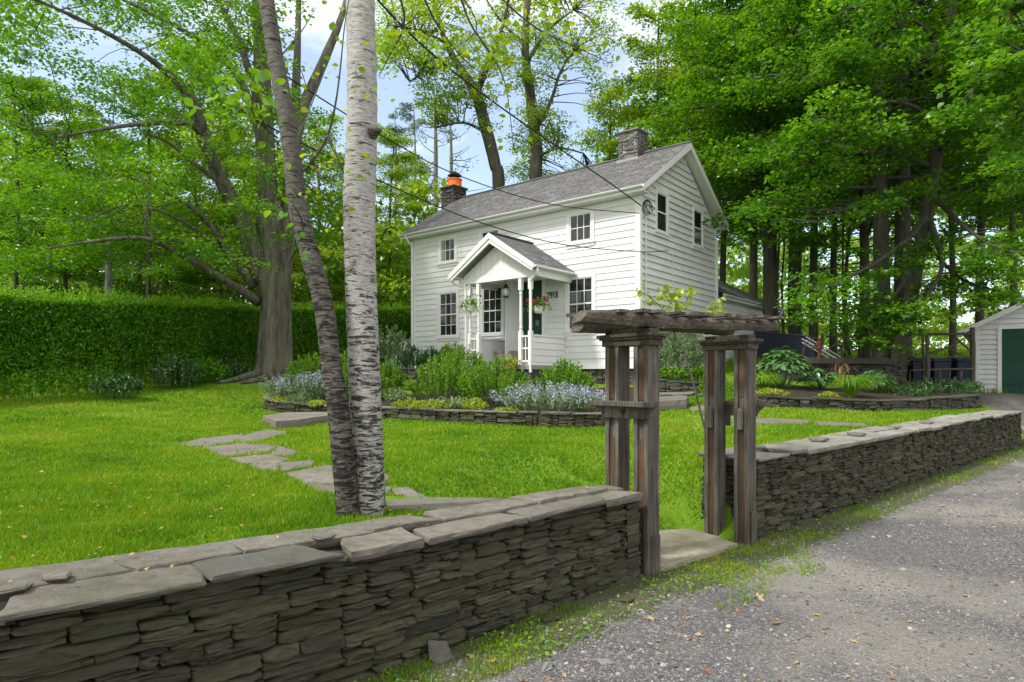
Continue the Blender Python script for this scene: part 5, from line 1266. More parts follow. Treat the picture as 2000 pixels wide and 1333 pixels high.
pine('small dark pine against the sky right beside the pale birch trunk', 771, 420, 225, 42, 5, 30, 3, bare=.1, spreadm=2.0)
pine('feathery pine against the sky between the birch and the left chimney', 808, 420, 205, 42, 5, 34, 4, bare=.1, spreadm=2.4)
pine('pale green pine crown showing through the left canopy', 185, 560, 170, 40, 10, 60, 5, spreadm=3.4)
pine('dead grey tree trunk with broken stubs standing above the hedge', 207, 640, 425, 22, 17, 5, 6, bare=1.0, name='dead_tree', spreadm=.9)
pine('pine with dense drooping crown at the top left edge', 60, 600, 120, 38, 10, 55, 7, spreadm=3.2)

# ---- woodland trees: prototypes, then copies
def woodproto(seed, Ht, cb, Rr, nb, per, leaf, r0, name='woodland_tree'):
    rg = np.random.default_rng(seed); b = MB(); ph = rg.uniform(0, 6, 4)
    tp = [Vector((.18*sin(z*.35+ph[0])*z/Ht, .18*cos(z*.3+ph[1])*z/Ht, z)) for z in np.linspace(-.3, Ht, 9)]
    b.tube(tp, [r0*1.2]+[r0*(1-.8*i/8) for i in range(1, 9)], 12, sub=5, ridge=bark_ridge(1, .08)); cs = []; rs = []
    for i in range(nb):
        t = (i+rg.random())/nb; z = cb+(Ht-cb)*t; a = i*2.4+rg.uniform(-.4, .4); l = Rr*(1-.75*max(0, t-.25)/.75)*rg.uniform(.7, 1.1); el = -.05+.75*t
        x0 = np.array([0, 0, z]); d = np.array([cos(a), sin(a), 0]); P = [x0+d*l*f+[0, 0, l*(el*f-.22*f*f)] for f in (0, .25, .5, .75, 1)]
        b.tube(P, [r0*.28*(1-.5*t), r0*.2, r0*.13, r0*.08, .01], 6, cap=False, sub=2, jit=.1)
        for f in np.linspace(.3, 1, max(3, int(l*1.5))):
            for sd_ in (-1, 1):
                s = np.array([-d[1], d[0], 0])*sd_; q = x0+d*l*f+[0, 0, l*(el*f-.22*f*f)]; ll = l*.38*rg.uniform(.4, 1)*(1.2-f*.5); e = q+s*ll+d*ll*.5+[0, 0, rg.uniform(-.2, .25)]
                b.tube([q, (q+e)/2+[0, 0, .06], e], [.03, .02, .006], 4, cap=False)
                cs.append(e); rs.append(rg.uniform(.45, .85)); 
                if rg.random() < .6: cs.append((q+e)/2); rs.append(rg.uniform(.35, .6))
    rs = np.array(rs); V, rv = sprays(cs, rs, per*rs**1.5+8, leaf, rg); return b, V, rv
protos = {}
for k, a in {'a': (101, 17.5, 6.5, 4.3, 28, 125, .15, .20), 'b': (102, 18.5, 8.0, 3.8, 24, 120, .15, .155), 'c': (103, 15, 3.6, 3.6, 26, 110, .14, .15), 'd': (104, 18.5, 5.2, 5.4, 34, 130, .15, .28)}.items():
    b, V, rv = woodproto(*a); protos[k] = (b, V, rv)
made = {}
def wood(k, px, d, lb, mat='leaf_wood', sc=1.0, zb=None, rz=None, group='trees of the wood right of the house', wd=1.0):
    X = at(px, 0, d).x; z = float(H(np.array([X]), np.array([d]))[0]) if zb is None else zb
    key = (k, mat)
    if key not in made:
        r0 = thing('woodland_tree', lb, 'tree', (0, 0, 0), 0, group); b, V, rv = protos[k]
        t_ = b.build('trunk', M['bark_wood'], r0, smooth=True); c_ = mesh_np('crown', V, 4, M[mat], rv, r0, tris=KT); made[key] = (t_, c_); r = r0
    else:
        r = thing('woodland_tree', lb, 'tree', (0, 0, 0), 0, group)
        for o_ in made[key]:
            c = o_.copy(); COL.objects.link(c); c.parent = r
    r.location = (X, d, z); r.rotation_euler = (0, 0, rnd.uniform(0, 6.28) if rz is None else rz); r.scale = (sc*wd, sc*wd, sc)
    return r
for a in [('b', 1412, 31, 'slim dark tree just right of the house gable, nearest the eave'), ('a', 1470, 27, 'straight grey trunked tree above the far end of the rear wing roof'), ('b', 1512, 26.5, 'dark forked tree right of the rear wing roof end'),
          ('b', 1550, 31, 'thin dark sapling tree behind the navy metal fence'), ('b', 1589, 25.5, 'grey straight tree rising behind the steel ladder'), ('b', 1628, 30, 'slim tree behind the thin rustic fence, left of the sunny meadow'),
          ('a', 1688, 23.5, 'tree with a bent trunk left of the two biggest maples'), ('b', 1915, 26, 'tall tree rising behind the shed roof slope'), ('a', 1390, 34, 'tall tree behind the house ridge near the right chimney'),
          ('a', 1290, 33, 'broad tree behind the right chimney'), ('c', 1190, 36, 'light tree behind the roof left of the right chimney'), ('b', 1980, 31, 'tree behind the shed at the right edge'), ('b', 1860, 34, 'small tree behind the log fence'),
          ('b', 1560, 36, 'tree deep in the wood right of the navy fence'), 
          ('b', 1340, 42, 'tree deep in the wood above the house ridge'), ('a', 2090, 24, 'tree overhanging the shed from outside the right edge')]:
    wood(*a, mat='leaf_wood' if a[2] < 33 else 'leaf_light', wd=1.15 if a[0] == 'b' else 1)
wood('d', 1722, 20.8, 'largest maple of the wood, thick pale trunk standing on the tall stone wall', zb=1.9, rz=1.0, group='big maples on the terrace')
wood('d', 1762, 21.6, 'big dark maple close behind and right of the largest maple', zb=1.9, rz=3.6, sc=1.03, group='big maples on the terrace')
for a in [('c', 30, 27, 'leafy young tree behind the hedge at the left edge'), ('c', 130, 29, 'leafy young tree behind the hedge left of the dead trunk'), ('c', 290, 28, 'leafy young tree behind the hedge right of the dead trunk'), ('a', 380, 34, 'tall tree behind the hedge left of the old maple'), ('c', 440, 30, 'leafy young tree behind the hedge next to the old maple trunk'),
          ('c', 620, 32, 'leafy young tree between the old maple and the dark birch'), ('c', 765, 34, 'leafy tree left of the house just right of the pale birch'), ('a', 60, 38, 'tall tree far behind the hedge at the left edge'), ('c', 690, 38, 'light tree hidden behind the birches'), ('c', 820, 40, 'light green tree behind the left end of the house roof')]:
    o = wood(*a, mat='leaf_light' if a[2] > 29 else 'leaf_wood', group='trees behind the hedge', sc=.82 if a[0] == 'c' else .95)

# ---- low boughs of the front maples over the terrace, tree leaning in from the right
def boughs(lb, trunk, paths, n_s, R_, leaf, per, seed, mat='leaf_wood', tip=.35):
    rg = np.random.default_rng(seed); root = thing('maple_tree', lb, 'tree', at(*trunk[0][:3])); b = MB(); pxbranch(b, trunk, 12, 5, bark_ridge(3, .08)); cs = []; rs = []
    for q in paths:
        P = pxbranch(b, q, 6, 4); n = len(P)
        for i in range(n_s):
            t = rg.uniform(tip, 1); p = P[min(n-1, int(t*n))]; w = .9*(1.25-t); c = np.array(p)+rg.normal(0, 1, 3)*[w, w*.8, .22]-[0, 0, .15*t]
            b.tube([np.array(p), (np.array(p)+c)/2+[0, 0, .05], c], [.02, .012, .004], 4, cap=False); cs.append(c); rs.append(rg.uniform(*R_))
    b.build('trunk', M['bark_wood'], root, True, smooth=True); rs = np.array(rs); V, rv = sprays(cs, rs, per*rs**1.5+8, leaf, rg, .22)
    mesh_np('crown', V, 4, M[mat], rv, root, True, tris=KT)
boughs('dark leaning maple with low boughs hanging over the log fence', [(1752,735,20.3,34),(1768,640,20.2,28),(1795,500,20,25),(1818,380,19.8,23),(1835,260,19.5,21),(1850,120,19.3,18),(1865,-60,19,16),(1880,-300,19,8)],
    [[(1810,420,20,16),(1770,470,19,11),(1700,520,18,8),(1620,560,17.3,5),(1585,585,17,3)], [(1800,480,20,14),(1760,560,18.8,9),(1720,600,18,6),(1690,640,17.6,3)], [(1812,420,20,14),(1840,520,18.6,9),(1800,590,17.8,6),(1760,640,17.4,3)],
     [(1815,400,20,16),(1900,360,18,10),(1990,330,16.5,6),(2080,320,15.5,3)], [(1820,380,20,12),(1880,440,18,8),(1940,480,17,6),(2010,500,16,3)], [(1825,330,20,12),(1750,300,18.5,9),(1650,300,17.5,6),(1560,330,17,3)], [(1835,240,19.6,12),(1760,200,18,8),(1660,210,17,5),(1590,240,16.5,3)],
     [(1845,160,19.4,12),(1760,110,18,8),(1680,100,17,5),(1600,120,16.5,3)], [(1830,300,19.7,12),(1880,250,18,8),(1950,230,16.8,5),(2040,240,16,3)], [(1850,120,19.3,10),(1800,50,18,7),(1720,10,17,5),(1640,20,16.4,3)], [(1800,470,20,9),(1870,540,19,6),(1920,560,18,4)],
     [(1850,100,19.3,10),(1900,60,18,7),(1960,40,17,5),(2030,60,16,3)]], 17, (.4, .75), .135, 190, 31)
boughs('tree outside the right edge whose big leaved bough hangs into the top right corner', [(2700,640,9.5,60),(2690,300,9.5,54),(2660,0,9.5,46),(2640,-400,9.5,30)], [[(2680,100,9.5,20),(2400,60,9.2,14),(2150,90,9,9),(2000,120,8.8,5),(1915,160,8.7,2)], [(2680,180,9.5,18),(2350,190,9.2,12),(2120,200,9,8),(1990,215,8.8,3)], [(2680,60,9.5,14),(2350,-20,9.2,10),(2100,0,9,6),(1960,20,9,3)]], 26, (.22, .4), .11, 260, 33, 'leaf_wood', .5)
boughs('maple behind the gable whose lit boughs reach over the rear roof slope', [(1500,740,25,20),(1500,500,25,18),(1495,300,25,16),(1490,0,25,12)], [[(1498,380,25,9),(1450,340,23.5,6),(1395,325,22.5,3)], [(1496,300,25,10),(1560,330,23,7),(1640,300,21.5,4)], [(1496,240,25,9),(1420,170,23.5,6),(1340,130,22.5,4)], [(1494,160,25,9),(1420,80,23.5,6),(1320,40,22.5,4)], [(1494,120,25,9),(1560,100,23,6),(1640,140,21.5,4)], [(1498,440,25,7),(1560,470,23,5),(1620,460,21.5,3)], [(1494,200,25,8),(1380,210,23.5,5),(1290,220,23,3)]], 16, (.4, .8), .14, 170, 35, 'leaf_maple')

# ---- far wood: the mass of foliage behind everything
rg = np.random.default_rng(77); cs = []; rs = []
def fw(n, x0, x1, d0, d1, z0, z1, pw=1.0):
    for _ in range(n):
        d = rg.uniform(d0, d1); px = rg.uniform(x0, x1); X = at(px, 0, d).x; g = float(H(np.array([X]), np.array([d]))[0])
        cs.append(np.array([X, d, g+z0+(z1-z0)*rg.random()**pw])); rs.append(rg.uniform(.7, 1.5))
fw(480, -120, 860, 30, 46, .3, 9); fw(210, -120, 560, 36, 48, 7, 15); fw(110, 560, 860, 40, 52, 4, 8.5)
fw(170, 1390, 2120, 34, 42, 8, 16); fw(300, 1340, 2150, 62, 80, .2, 15, .8); fw(140, 1180, 2120, 40, 50, 10, 19); fw(60, 860, 1200, 44, 55, 1, 11); fw(260, 1380, 2150, 44, 60, 1.2, 9.5); fw(90, 1380, 2150, 60, 76, .2, 3)
rs = np.array(rs); V, rv = sprays(cs, rs, 75*rs, .34, rg, .45, .8, .8, .8)
o = mesh_np('far_wood', V, 4, M['leaf_light'], rv, tris=KT); tag(o, 'mass of leafy woodland far behind the hedge, house and terrace', 'woodland', kind='stuff')
b = MB()
for i in range(52):
    px = rg.uniform(-50, 560) if i < 40 else rg.uniform(1400, 2050); d = rg.uniform(32, 50) if i < 40 else rg.uniform(33, 38); X = at(px, 0, d).x; w = rg.uniform(.06, .14)
    z = float(H(np.array([X]), np.array([d]))[0]); b.tube([(X, d, z-.5), (X+rg.uniform(-.4, .4), d, z+4), (X+rg.uniform(-.8, .8), d, z+(9 if i < 40 else 15))], [w, w*.8, w*.4], 6, sub=2)
o = b.build('far_trunks', M['bark_wood'], smooth=True); tag(o, 'many slender trunks standing far back in the woodland', 'tree trunks', kind='stuff')

# ---- hedge
hp = [(-15.5, 7.5, .9, 3.3), (-13.3, 11, .95, 3.36), (-11.9, 15, 1.02, 3.42), (-10.9, 18, 1.2, 3.62), (-9.8, 22, 1.4, 3.95), (-8.6, 24.6, 1.5, 4.15), (-6, 26.5, 1.6, 4.35), (-3.2, 28.5, 1.6, 4.5)]
HP = smooth_line(hp, 8); HA = np.array(HP); HL = np.array(poly_len(HP)); rg = np.random.default_rng(9)
root = thing('hedge', 'tall clipped dark green hedge along the left side of the lawn', 'hedge', (-11.9, 15, 1.0))
N = 150000; s = rg.random(N)*HL[-1]; x = np.interp(s, HL, HA[:, 0]); y = np.interp(s, HL, HA[:, 1]); zb = np.interp(s, HL, HA[:, 2]); zt = np.interp(s, HL, HA[:, 3])
tx = np.interp(s+.1, HL, HA[:, 0])-np.interp(s-.1, HL, HA[:, 0]); ty = np.interp(s+.1, HL, HA[:, 1])-np.interp(s-.1, HL, HA[:, 1]); l = np.hypot(tx, ty); nx, ny = ty/l, -tx/l
top = rg.random(N) < .22; v = rg.random(N)
lump = .35*fbm(s*.9, v*2.5, 4)+.22*fbm(s*2.6, v*6, 8)
dep = np.where(top, rg.uniform(-1.3, .1, N), lump-.15-np.abs(rg.normal(0, .16, N)))-.25*(1-v)*(~top)
hh = np.where(top, 1.0+.10*(fbm(s*1.1, dep*2, 2)-.45)+rg.uniform(-.02, .03, N), .06+.94*v**.85)
keep = (rg.random(N) < np.where(top, 1, .75+.25*sstep(.05, .4, v))) & ((fbm(s*1.4, v*4, 15) > .2) | (v > .3) | top)
C = np.stack([x+nx*dep, y+ny*dep, zb+(zt-zb)*hh], 1)[keep]; nn = np.stack([nx, ny, .6+0*nx], 1)[keep]
dirs = np.stack([0*x, 0*x, .4+0*x], 1)[keep]+nn*.6+rg.normal(0, .5, (keep.sum(), 3))
V = leafquads(C, rg.uniform(.07, .13, len(C)), rg, .7, .9, .5, dirs=dirs)
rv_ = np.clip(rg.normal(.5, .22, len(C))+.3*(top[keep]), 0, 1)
K = 2600; s = rg.random(K)*HL[-1]; q = rg.uniform(-.9, .15, K); k_ = 9; hgt = rg.uniform(.10, .48, K)*(.3+fbm(s*.8, q, 3))
i1 = lambda a_: np.interp(s, HL, HA[:, a_]); tt = np.linspace(0, 1, k_)
tx = np.interp(s+.1, HL, HA[:, 0])-np.interp(s-.1, HL, HA[:, 0]); ty = np.interp(s+.1, HL, HA[:, 1])-np.interp(s-.1, HL, HA[:, 1]); l = np.hypot(tx, ty)
B0 = np.stack([i1(0)+ty/l*q, i1(1)-tx/l*q, i1(3)+.02], 1); D0 = np.stack([rg.normal(0, .3, K), rg.normal(0, .3, K), 1+0*s], 1)*hgt[:, None]
C2 = (B0[:, None]+D0[:, None]*tt[None, :, None]).reshape(-1, 3)+rg.normal(0, .02, (K*k_, 3)); V2 = leafquads(C2, rg.uniform(.06, .10, len(C2)), rg, .4, .9, .45, dirs=np.array([0, 0, 1.])+rg.normal(0, .6, (len(C2), 3)))
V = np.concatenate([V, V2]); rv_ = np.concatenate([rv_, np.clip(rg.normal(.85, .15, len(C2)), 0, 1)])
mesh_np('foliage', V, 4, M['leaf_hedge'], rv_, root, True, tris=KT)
b = MB()
for i in range(len(HP)-1):
    p, q = HP[i], HP[i+1]; 
    def oo(P, dd, z):
        a_ = HP[max(i-1, 0)]; c_ = HP[min(i+2, len(HP)-1)]; X_, Y_ = c_[0]-a_[0], c_[1]-a_[1]; l_ = sqrt(X_*X_+Y_*Y_); return (P[0]+Y_/l_*dd, P[1]-X_/l_*dd, z)
    b.add([oo(p, -.35, p[2]+.7), oo(q, -.35, q[2]+.7), oo(q, -.35, q[3]-.25), oo(p, -.35, p[3]-.25)], [(0, 1, 2, 3)])  # dark sheet behind the leaves, standing in for the hedge's shaded inside
for i in range(150):
    s_ = i/150*HL[-1]+rnd.uniform(0, .1); X_ = np.interp(s_, HL, HA[:, 0]); Y_ = np.interp(s_, HL, HA[:, 1]); z_ = np.interp(s_, HL, HA[:, 2]); dx_ = rnd.uniform(-1.0, -.45)
    b.tube([(X_+dx_, Y_, z_-.1), (X_+dx_+rnd.uniform(-.15, .15), Y_, z_+.6), (X_+dx_+rnd.uniform(-.3, .3), Y_, z_+1.5)], [.025, .02, .012], 5)
b.build('stems', M['bark_wood'], root, True)

# ---- shrubs and garden plants
def spikes(rg, n, w, h, nl, L, W_, up=1.0, base=.15, topflat=.5):
    """mound of upright leafy stems: returns leaf quads and stem ends"""
    C = []; D = []; ends = []
    for i in range(n):
        a = rg.uniform(0, 2*pi); q = sqrt(rg.random()); tilt = q*rg.uniform(.7, 1.1); hh = h*(1-topflat*q*q)*rg.uniform(.82, 1.1)
        p0 = np.array([cos(a)*q*w*.35, sin(a)*q*w*.35, 0]); p1 = np.array([cos(a)*q*w*.5*1.05, sin(a)*q*w*.5*1.05, hh]); ends.append((p0, p1))
        t = base+(1-base)*np.sqrt(rg.random(nl)); P = p0+(p1-p0)*t[:, None]; P[:, :2] += (p1-p0)[:2]*(t**2*.15)[:, None]
        ax = (p1-p0)/np.linalg.norm(p1-p0); d = ax*up+rg.normal(0, .55, (nl, 3)); C.append(P+norm(d)*L*.4); D.append(d)
    C = np.concatenate(C); D = np.concatenate(D); N = len(C)
    return leafquads(C, rg.uniform(.7, 1.2, N)*L, rg, .2, 1.0, W_, dirs=D), ends
def plant(name, lb, cat, px, py, d, w, h, mat, seed, n=70, nl=26, L=.075, W_=.28, group=None, flowers=None, stems=True, topflat=.5, up=1.0):
    p = at(px, py, d); rg = np.random.default_rng(seed); root = thing(name, lb, cat, p, 0, group)
    V, ends = spikes(rg, n, w, h, nl, L, W_, up, topflat=topflat); mesh_np('foliage', V, 4, M[mat], np.clip(rg.normal(.5, .25, len(V)), 0, 1), root, tris=KT)
    if stems:
        b = MB()
        for p0, p1 in ends[:60]: b.tube([p0-[0, 0, .1], (p0+p1)/2, p1*.97], [.007, .005, .003], 3, cap=False)
        b.build('stems', M['leaf_dark'], root)
    if flowers:
        fm_, fn, fl, fr = flowers; C = []
        for p0, p1 in ends[:fn]:
            e = p1*[1.12, 1.12, 1.0]; k = 16; t = rg.random(k); C.append(e+np.outer(t, [0, 0, .24])-[0, 0, .10]+np.outer(t, (p1-p0)*[.3, .3, 0])+rg.normal(0, fr, (k, 3)))
        C = np.concatenate(C); mesh_np('flowers', leafquads(C, rg.uniform(.6, 1.2, len(C))*fl, rg, spread=1.4, asp=.8), 4, M[fm_], None, root, tris=KT)
    return root
G1 = 'bright green leafy shrubs in the centre bed'
plant('leafy_shrub', 'largest bright green shrub left of centre in the bed before the porch', 'shrub', 868, 782, 15.6, 1.75, 1.05, 'leaf_shrub', 1, 190, 36, .085, .30, G1, topflat=.68)
plant('leafy_shrub', 'bright green shrub in the middle of the bed beside the blue flowers', 'shrub', 968, 788, 15.0, 1.75, 1.02, 'leaf_shrub', 2, 190, 36, .085, .30, G1, topflat=.68)
plant('leafy_shrub', 'bright green shrub right behind the blue flower mound', 'shrub', 1102, 776, 15.2, 1.45, .85, 'leaf_shrub', 3, 170, 34, .085, .30, G1, topflat=.68)
plant('leafy_shrub', 'bright green shrub just left of the birch trunks', 'shrub', 606, 764, 17.0, 1.3, 1.0, 'leaf_shrub', 4, 140, 32, .085, .30, G1, topflat=.65)
plant('leafy_shrub', 'bright green shrub seen between and beside the birch trunks', 'shrub', 672, 768, 16.6, 1.3, 1.05, 'leaf_shrub', 5, 140, 32, .085, .30, G1, topflat=.65)
plant('leafy_shrub', 'bright green shrub at the right side of the pale birch trunk', 'shrub', 753, 766, 16.4, 1.0, .82, 'leaf_shrub', 6, 120, 30, .085, .30, G1, topflat=.65)
plant('leafy_shrub', 'bright green shrub below the left porch posts', 'shrub', 905, 752, 17.4, 1.4, 1.0, 'leaf_shrub', 16, 140, 32, .085, .30, G1, topflat=.65)
G2 = 'dark round shrubs against the house wall'
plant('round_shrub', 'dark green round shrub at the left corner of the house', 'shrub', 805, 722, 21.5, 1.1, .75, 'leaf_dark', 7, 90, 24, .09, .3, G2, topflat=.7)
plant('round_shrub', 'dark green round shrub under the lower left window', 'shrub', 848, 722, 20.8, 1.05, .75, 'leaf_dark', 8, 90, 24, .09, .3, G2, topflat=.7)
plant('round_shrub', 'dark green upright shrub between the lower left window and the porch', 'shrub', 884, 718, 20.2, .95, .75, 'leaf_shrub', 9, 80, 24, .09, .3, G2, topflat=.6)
plant('loose_bush', 'loose bluish green bush left of the house behind the birch', 'bush', 762, 716, 22, 1.6, 1.35, 'leaf_sage', 10, 90, 24, .10, .6)
plant('flowering_catmint', 'wide mound of pale blue catmint flowers spilling over the bed wall', 'flowers', 1068, 806, 13.9, 1.9, .52, 'leaf_sage', 11, 150, 20, .06, .4, flowers=('flower_blue', 150, .035, .028), topflat=.35, up=.8)
plant('flowering_catmint', 'pale blue catmint flowers cascading beside the gate shelf', 'flowers', 1140, 806, 13.6, .9, .40, 'leaf_sage', 12, 70, 18, .06, .4, flowers=('flower_blue', 70, .035, .025), topflat=.3, up=.8)
plant('lavender', 'silvery lavender clump at the left curve of the bed wall', 'flowers', 562, 782, 16.2, 1.2, .55, 'leaf_sage', 13, 90, 22, .07, .2, flowers=('flower_blue', 60, .03, .018), topflat=.4)
plant('lavender', 'purple lavender clump against the left side of the dark birch', 'flowers', 612, 782, 15.8, .8, .6, 'leaf_sage', 14, 60, 20, .07, .2, flowers=('flower_blue', 60, .032, .016), topflat=.3)
plant('low_herb', 'low grey green herb mound in front of the lavender', 'plant', 592, 792, 15.4, .9, .32, 'leaf_sage', 15, 90, 18, .05, .25, topflat=.8)
for i, (px, py, d, w, h, m_, lb) in enumerate([(545, 786, 15.9, .7, .14, 'leaf_lime', 'low lime green sedum at the left curve of the bed wall'), (622, 796, 15.0, .55, .14, 'leaf_lime', 'yellow sedum on the bed wall beside the dark birch'), (800, 799, 14.4, .8, .22, 'leaf_lime', 'yellow green ground cover right of the pale birch'),
     (845, 800, 14.2, .9, .20, 'leaf_lime', 'yellow green ground cover below the largest shrub'), (775, 786, 15.0, .6, .32, 'leaf_sage', 'small grey green plant right of the pale birch'), (925, 802, 14.0, .6, .25, 'leaf_lime', 'lime green fern tuft right of the daylily leaves'), (990, 806, 13.8, .5, .10, 'leaf_lime', 'tiny pale green sedum near the bed wall'),
     (1500, 774, 14.4, .8, .16, 'leaf_lime', 'yellow sedum above the hosta bed wall beside the gate'), (1618, 780, 14.6, .4, .15, 'leaf_lime', 'small lime green tuft in the mulch of the hosta bed'), (1430, 780, 14.5, .9, .4, 'leaf_shrub', 'bright green plants seen between the right gate posts'), (1400, 775, 15.5, .8, .5, 'leaf_shrub', 'green plants behind the left edge of the right gate posts')]):
    plant('ground_cover', lb, 'plant', px, py, d, w, h, m_, 60+i, 70, 14, .06, .5, topflat=.6, stems=False)
def strappy(name, lb, px, py, d, r, h, n, w, mat, seed, lean=0):
    p = at(px, py, d); rg = np.random.default_rng(seed); root = []
    V = []
    for i in range(n):
        a = rg.uniform(0, 2*pi); l = r*rg.uniform(.5, 1.1); hh = h*rg.uniform(.6, 1.1); dx, dy = cos(a)*l+lean*l, sin(a)*l*.9; s = np.array([-sin(a), cos(a), 0])*w; pr_ = None
        o0 = rg.normal(0, .05, 3)*[1, 1, 0]
        for k in range(6):
            t0, t1 = k/6, (k+1)/6; f = lambda t: np.array(p)+o0+np.array([dx*t, dy*t, hh*(1.9*t-1.55*t*t)]); w0, w1 = (1-t0**2)**.5, max(0.05, 1-t1**2)**.5
            V.append([f(t0)-s*w0, f(t0)+s*w0, f(t1)+s*w1, f(t1)-s*w1])
    o = mesh_np(name, np.array(V), 4, M[mat], np.repeat(rg.random(n), 6)); tag(o, lb, 'plant'); return o
strappy('daylily', 'arching strap leaved daylily clump in front of the two largest shrubs', 884, 804, 14.2, .55, .55, 70, .012, 'leaf_sage', 1)
strappy('ornamental_grass', 'fountain shaped ornamental grass in the hosta bed', 1660, 776, 15.4, .75, .85, 260, .007, 'leaf_shrub', 2, .3)
strappy('ornamental_grass', 'yellow green grass tuft behind the right gate post', 1492, 762, 15.4, .5, .6, 150, .008, 'leaf_shrub', 3)
strappy('ornamental_grass', 'dry tan grass stalks drooping before the tall shaded wall', 1640, 745, 17.2, .4, .75, 30, .010, 'straw', 4, .4)
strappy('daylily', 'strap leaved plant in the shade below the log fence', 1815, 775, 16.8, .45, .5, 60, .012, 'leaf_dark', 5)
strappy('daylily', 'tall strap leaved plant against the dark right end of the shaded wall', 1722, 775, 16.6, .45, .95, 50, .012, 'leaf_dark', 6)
def hosta(lb, px, py, d, r, h, n, L, seed):
    p = at(px, py, d); rg = np.random.default_rng(seed); root = thing('hosta', lb, 'plant', p); a = rg.uniform(0, 2*pi, n); q = np.sqrt(rg.random(n))
    C = np.stack([np.cos(a)*q*r, np.sin(a)*q*r, h*(1-.55*q*q)*rg.uniform(.75, 1.1, n)], 1); d_ = np.stack([np.cos(a), np.sin(a), .25-.7*q], 1)+rg.normal(0, .25, (n, 3))
    up_ = np.stack([.5*np.cos(a)*q, .5*np.sin(a)*q, np.ones(n)], 1)
    nrm_ = norm(up_+rg.normal(0, .25, (n, 3))); dd = norm(d_-nrm_*np.sum(d_*nrm_, 1, keepdims=True)); s = np.cross(nrm_, dd); Ls = (L*rg.uniform(.7, 1.15, n))[:, None]
    pts = [C-dd*.5*Ls, C-dd*.25*Ls+s*.26*Ls+nrm_*.06*Ls, C+dd*.1*Ls+s*.27*Ls+nrm_*.05*Ls, C+dd*.55*Ls-nrm_*.08*Ls, C+dd*.1*Ls-s*.27*Ls+nrm_*.05*Ls, C-dd*.25*Ls-s*.26*Ls+nrm_*.06*Ls]
    mesh_np('leaves', np.stack(pts, 1), 6, M['leaf_hosta'], rg.random(n), root, tris=[(0, 1, 2, 3), (0, 3, 4, 5)])
    b = MB()
    for c in C[:50]: b.tube([(c[0]*.15, c[1]*.15, 0), tuple(c*[.7, .7, .7]), tuple(c)], [.008, .006, .004], 4, cap=False)
    b.build('stalks', M['leaf_hosta'], root)
hosta('large blue green hosta mound right of the gate below the navy fence', 1528, 758, 16.8, .74, 1.0, 300, .20, 1)
hosta('smaller hosta with dark leaves against the shaded stone wall', 1602, 762, 17.0, .55, .5, 70, .22, 2)
hosta('leafy green plant in shade behind the ornamental grass', 1704, 768, 16.9, .55, .6, 80, .18, 3)
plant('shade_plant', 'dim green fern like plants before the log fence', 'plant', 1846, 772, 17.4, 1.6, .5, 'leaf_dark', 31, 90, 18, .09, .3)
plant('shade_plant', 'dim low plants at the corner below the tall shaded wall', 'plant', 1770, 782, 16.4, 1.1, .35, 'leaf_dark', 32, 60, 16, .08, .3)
plant('feathery_bush', 'feathery light green bush against the house gable seen through the gate', 'bush', 1330, 742, 17.2, 1.4, 1.55, 'leaf_sage', 33, 120, 34, .13, .14, up=.6)
for i, (px, py, d, w, h, lb) in enumerate([(1275, 748, 17.0, .8, .35, 'low green foliage under the house corner beside the left gate post'), (1310, 742, 16.6, .9, .3, 'low round leaved plants below the feathery bush'), (1365, 745, 16.6, .8, .35, 'low green plants right of the feathery bush')]): plant('ground_cover', lb, 'plant', px, py, d, w, h, 'leaf_shrub', 80+i, 60, 16, .09, .5)
G3 = 'loose bushes at the foot of the hedge'
for i, (px, py, d, w, h, m_, lb) in enumerate([(230, 772, 16.0, 1.1, .5, 'leaf_dark', 'loose low bush at the hedge foot, leftmost'), (345, 762, 18.4, 1.3, 1.0, 'leaf_dark', 'bright leaved bush rising halfway up the hedge'), (405, 752, 19.8, 1.4, .8, 'leaf_hedge', 'green leaved bush at the hedge foot left of the old maple'), (450, 745, 20.8, 1.2, .7, 'leaf_dark', 'low bush at the hedge foot next to the maple roots')]):
    plant('loose_bush', lb, 'bush', px, py, d, w, h, m_, 90+i, 80, 22, .10, .5, G3, topflat=.5)
b_ = at(575, 700, 20.4)
# sapling growing beside the gate
p = gp(1392, 880, 6.9); sp_ = thing('sapling', 'thin young tree growing up through the gate with lime leaves above the beam', 'sapling', p); rg = np.random.default_rng(3)
b = MB(); ln = []
S0 = [(1392,885,7.6,5),(1372,820,7.6,4.5),(1352,740,7.6,4),(1338,700,7.6,4),(1324,668,7.6,3.5),(1314,640,7.6,3),(1320,600,7.6,2.5),(1318,565,7.6,1.5)]
ln.append(pxbranch(b, S0, 7, 4)); 
for q in ([(1330,690,7.6,2.5),(1350,670,7.5,2),(1375,645,7.4,2),(1390,610,7.3,1.5)], [(1316,640,7.6,2.5),(1290,600,7.6,2),(1262,575,7.6,1.5),(1244,568,7.6,1)], [(1314,630,7.6,2),(1340,590,7.6,1.5),(1352,560,7.6,1)], [(1318,600,7.6,2),(1300,580,7.6,1.5),(1296,560,7.6,1)], [(1390,620,7.4,2),(1396,600,7.4,1.5),(1405,592,7.4,1)]): ln.append(pxbranch(b, q, 6, 4))
b.build('stem', M['bark_maple'], sp_, True, smooth=True)
top_ = [[q for q in P if q.z > 2.25] for P in ln]; top_ = [P for P in top_ if len(P) > 1]
leaves_along(sp_, top_, 26, .055, .085, 'leaf_lime', rg, 0, .9, .8, .8)

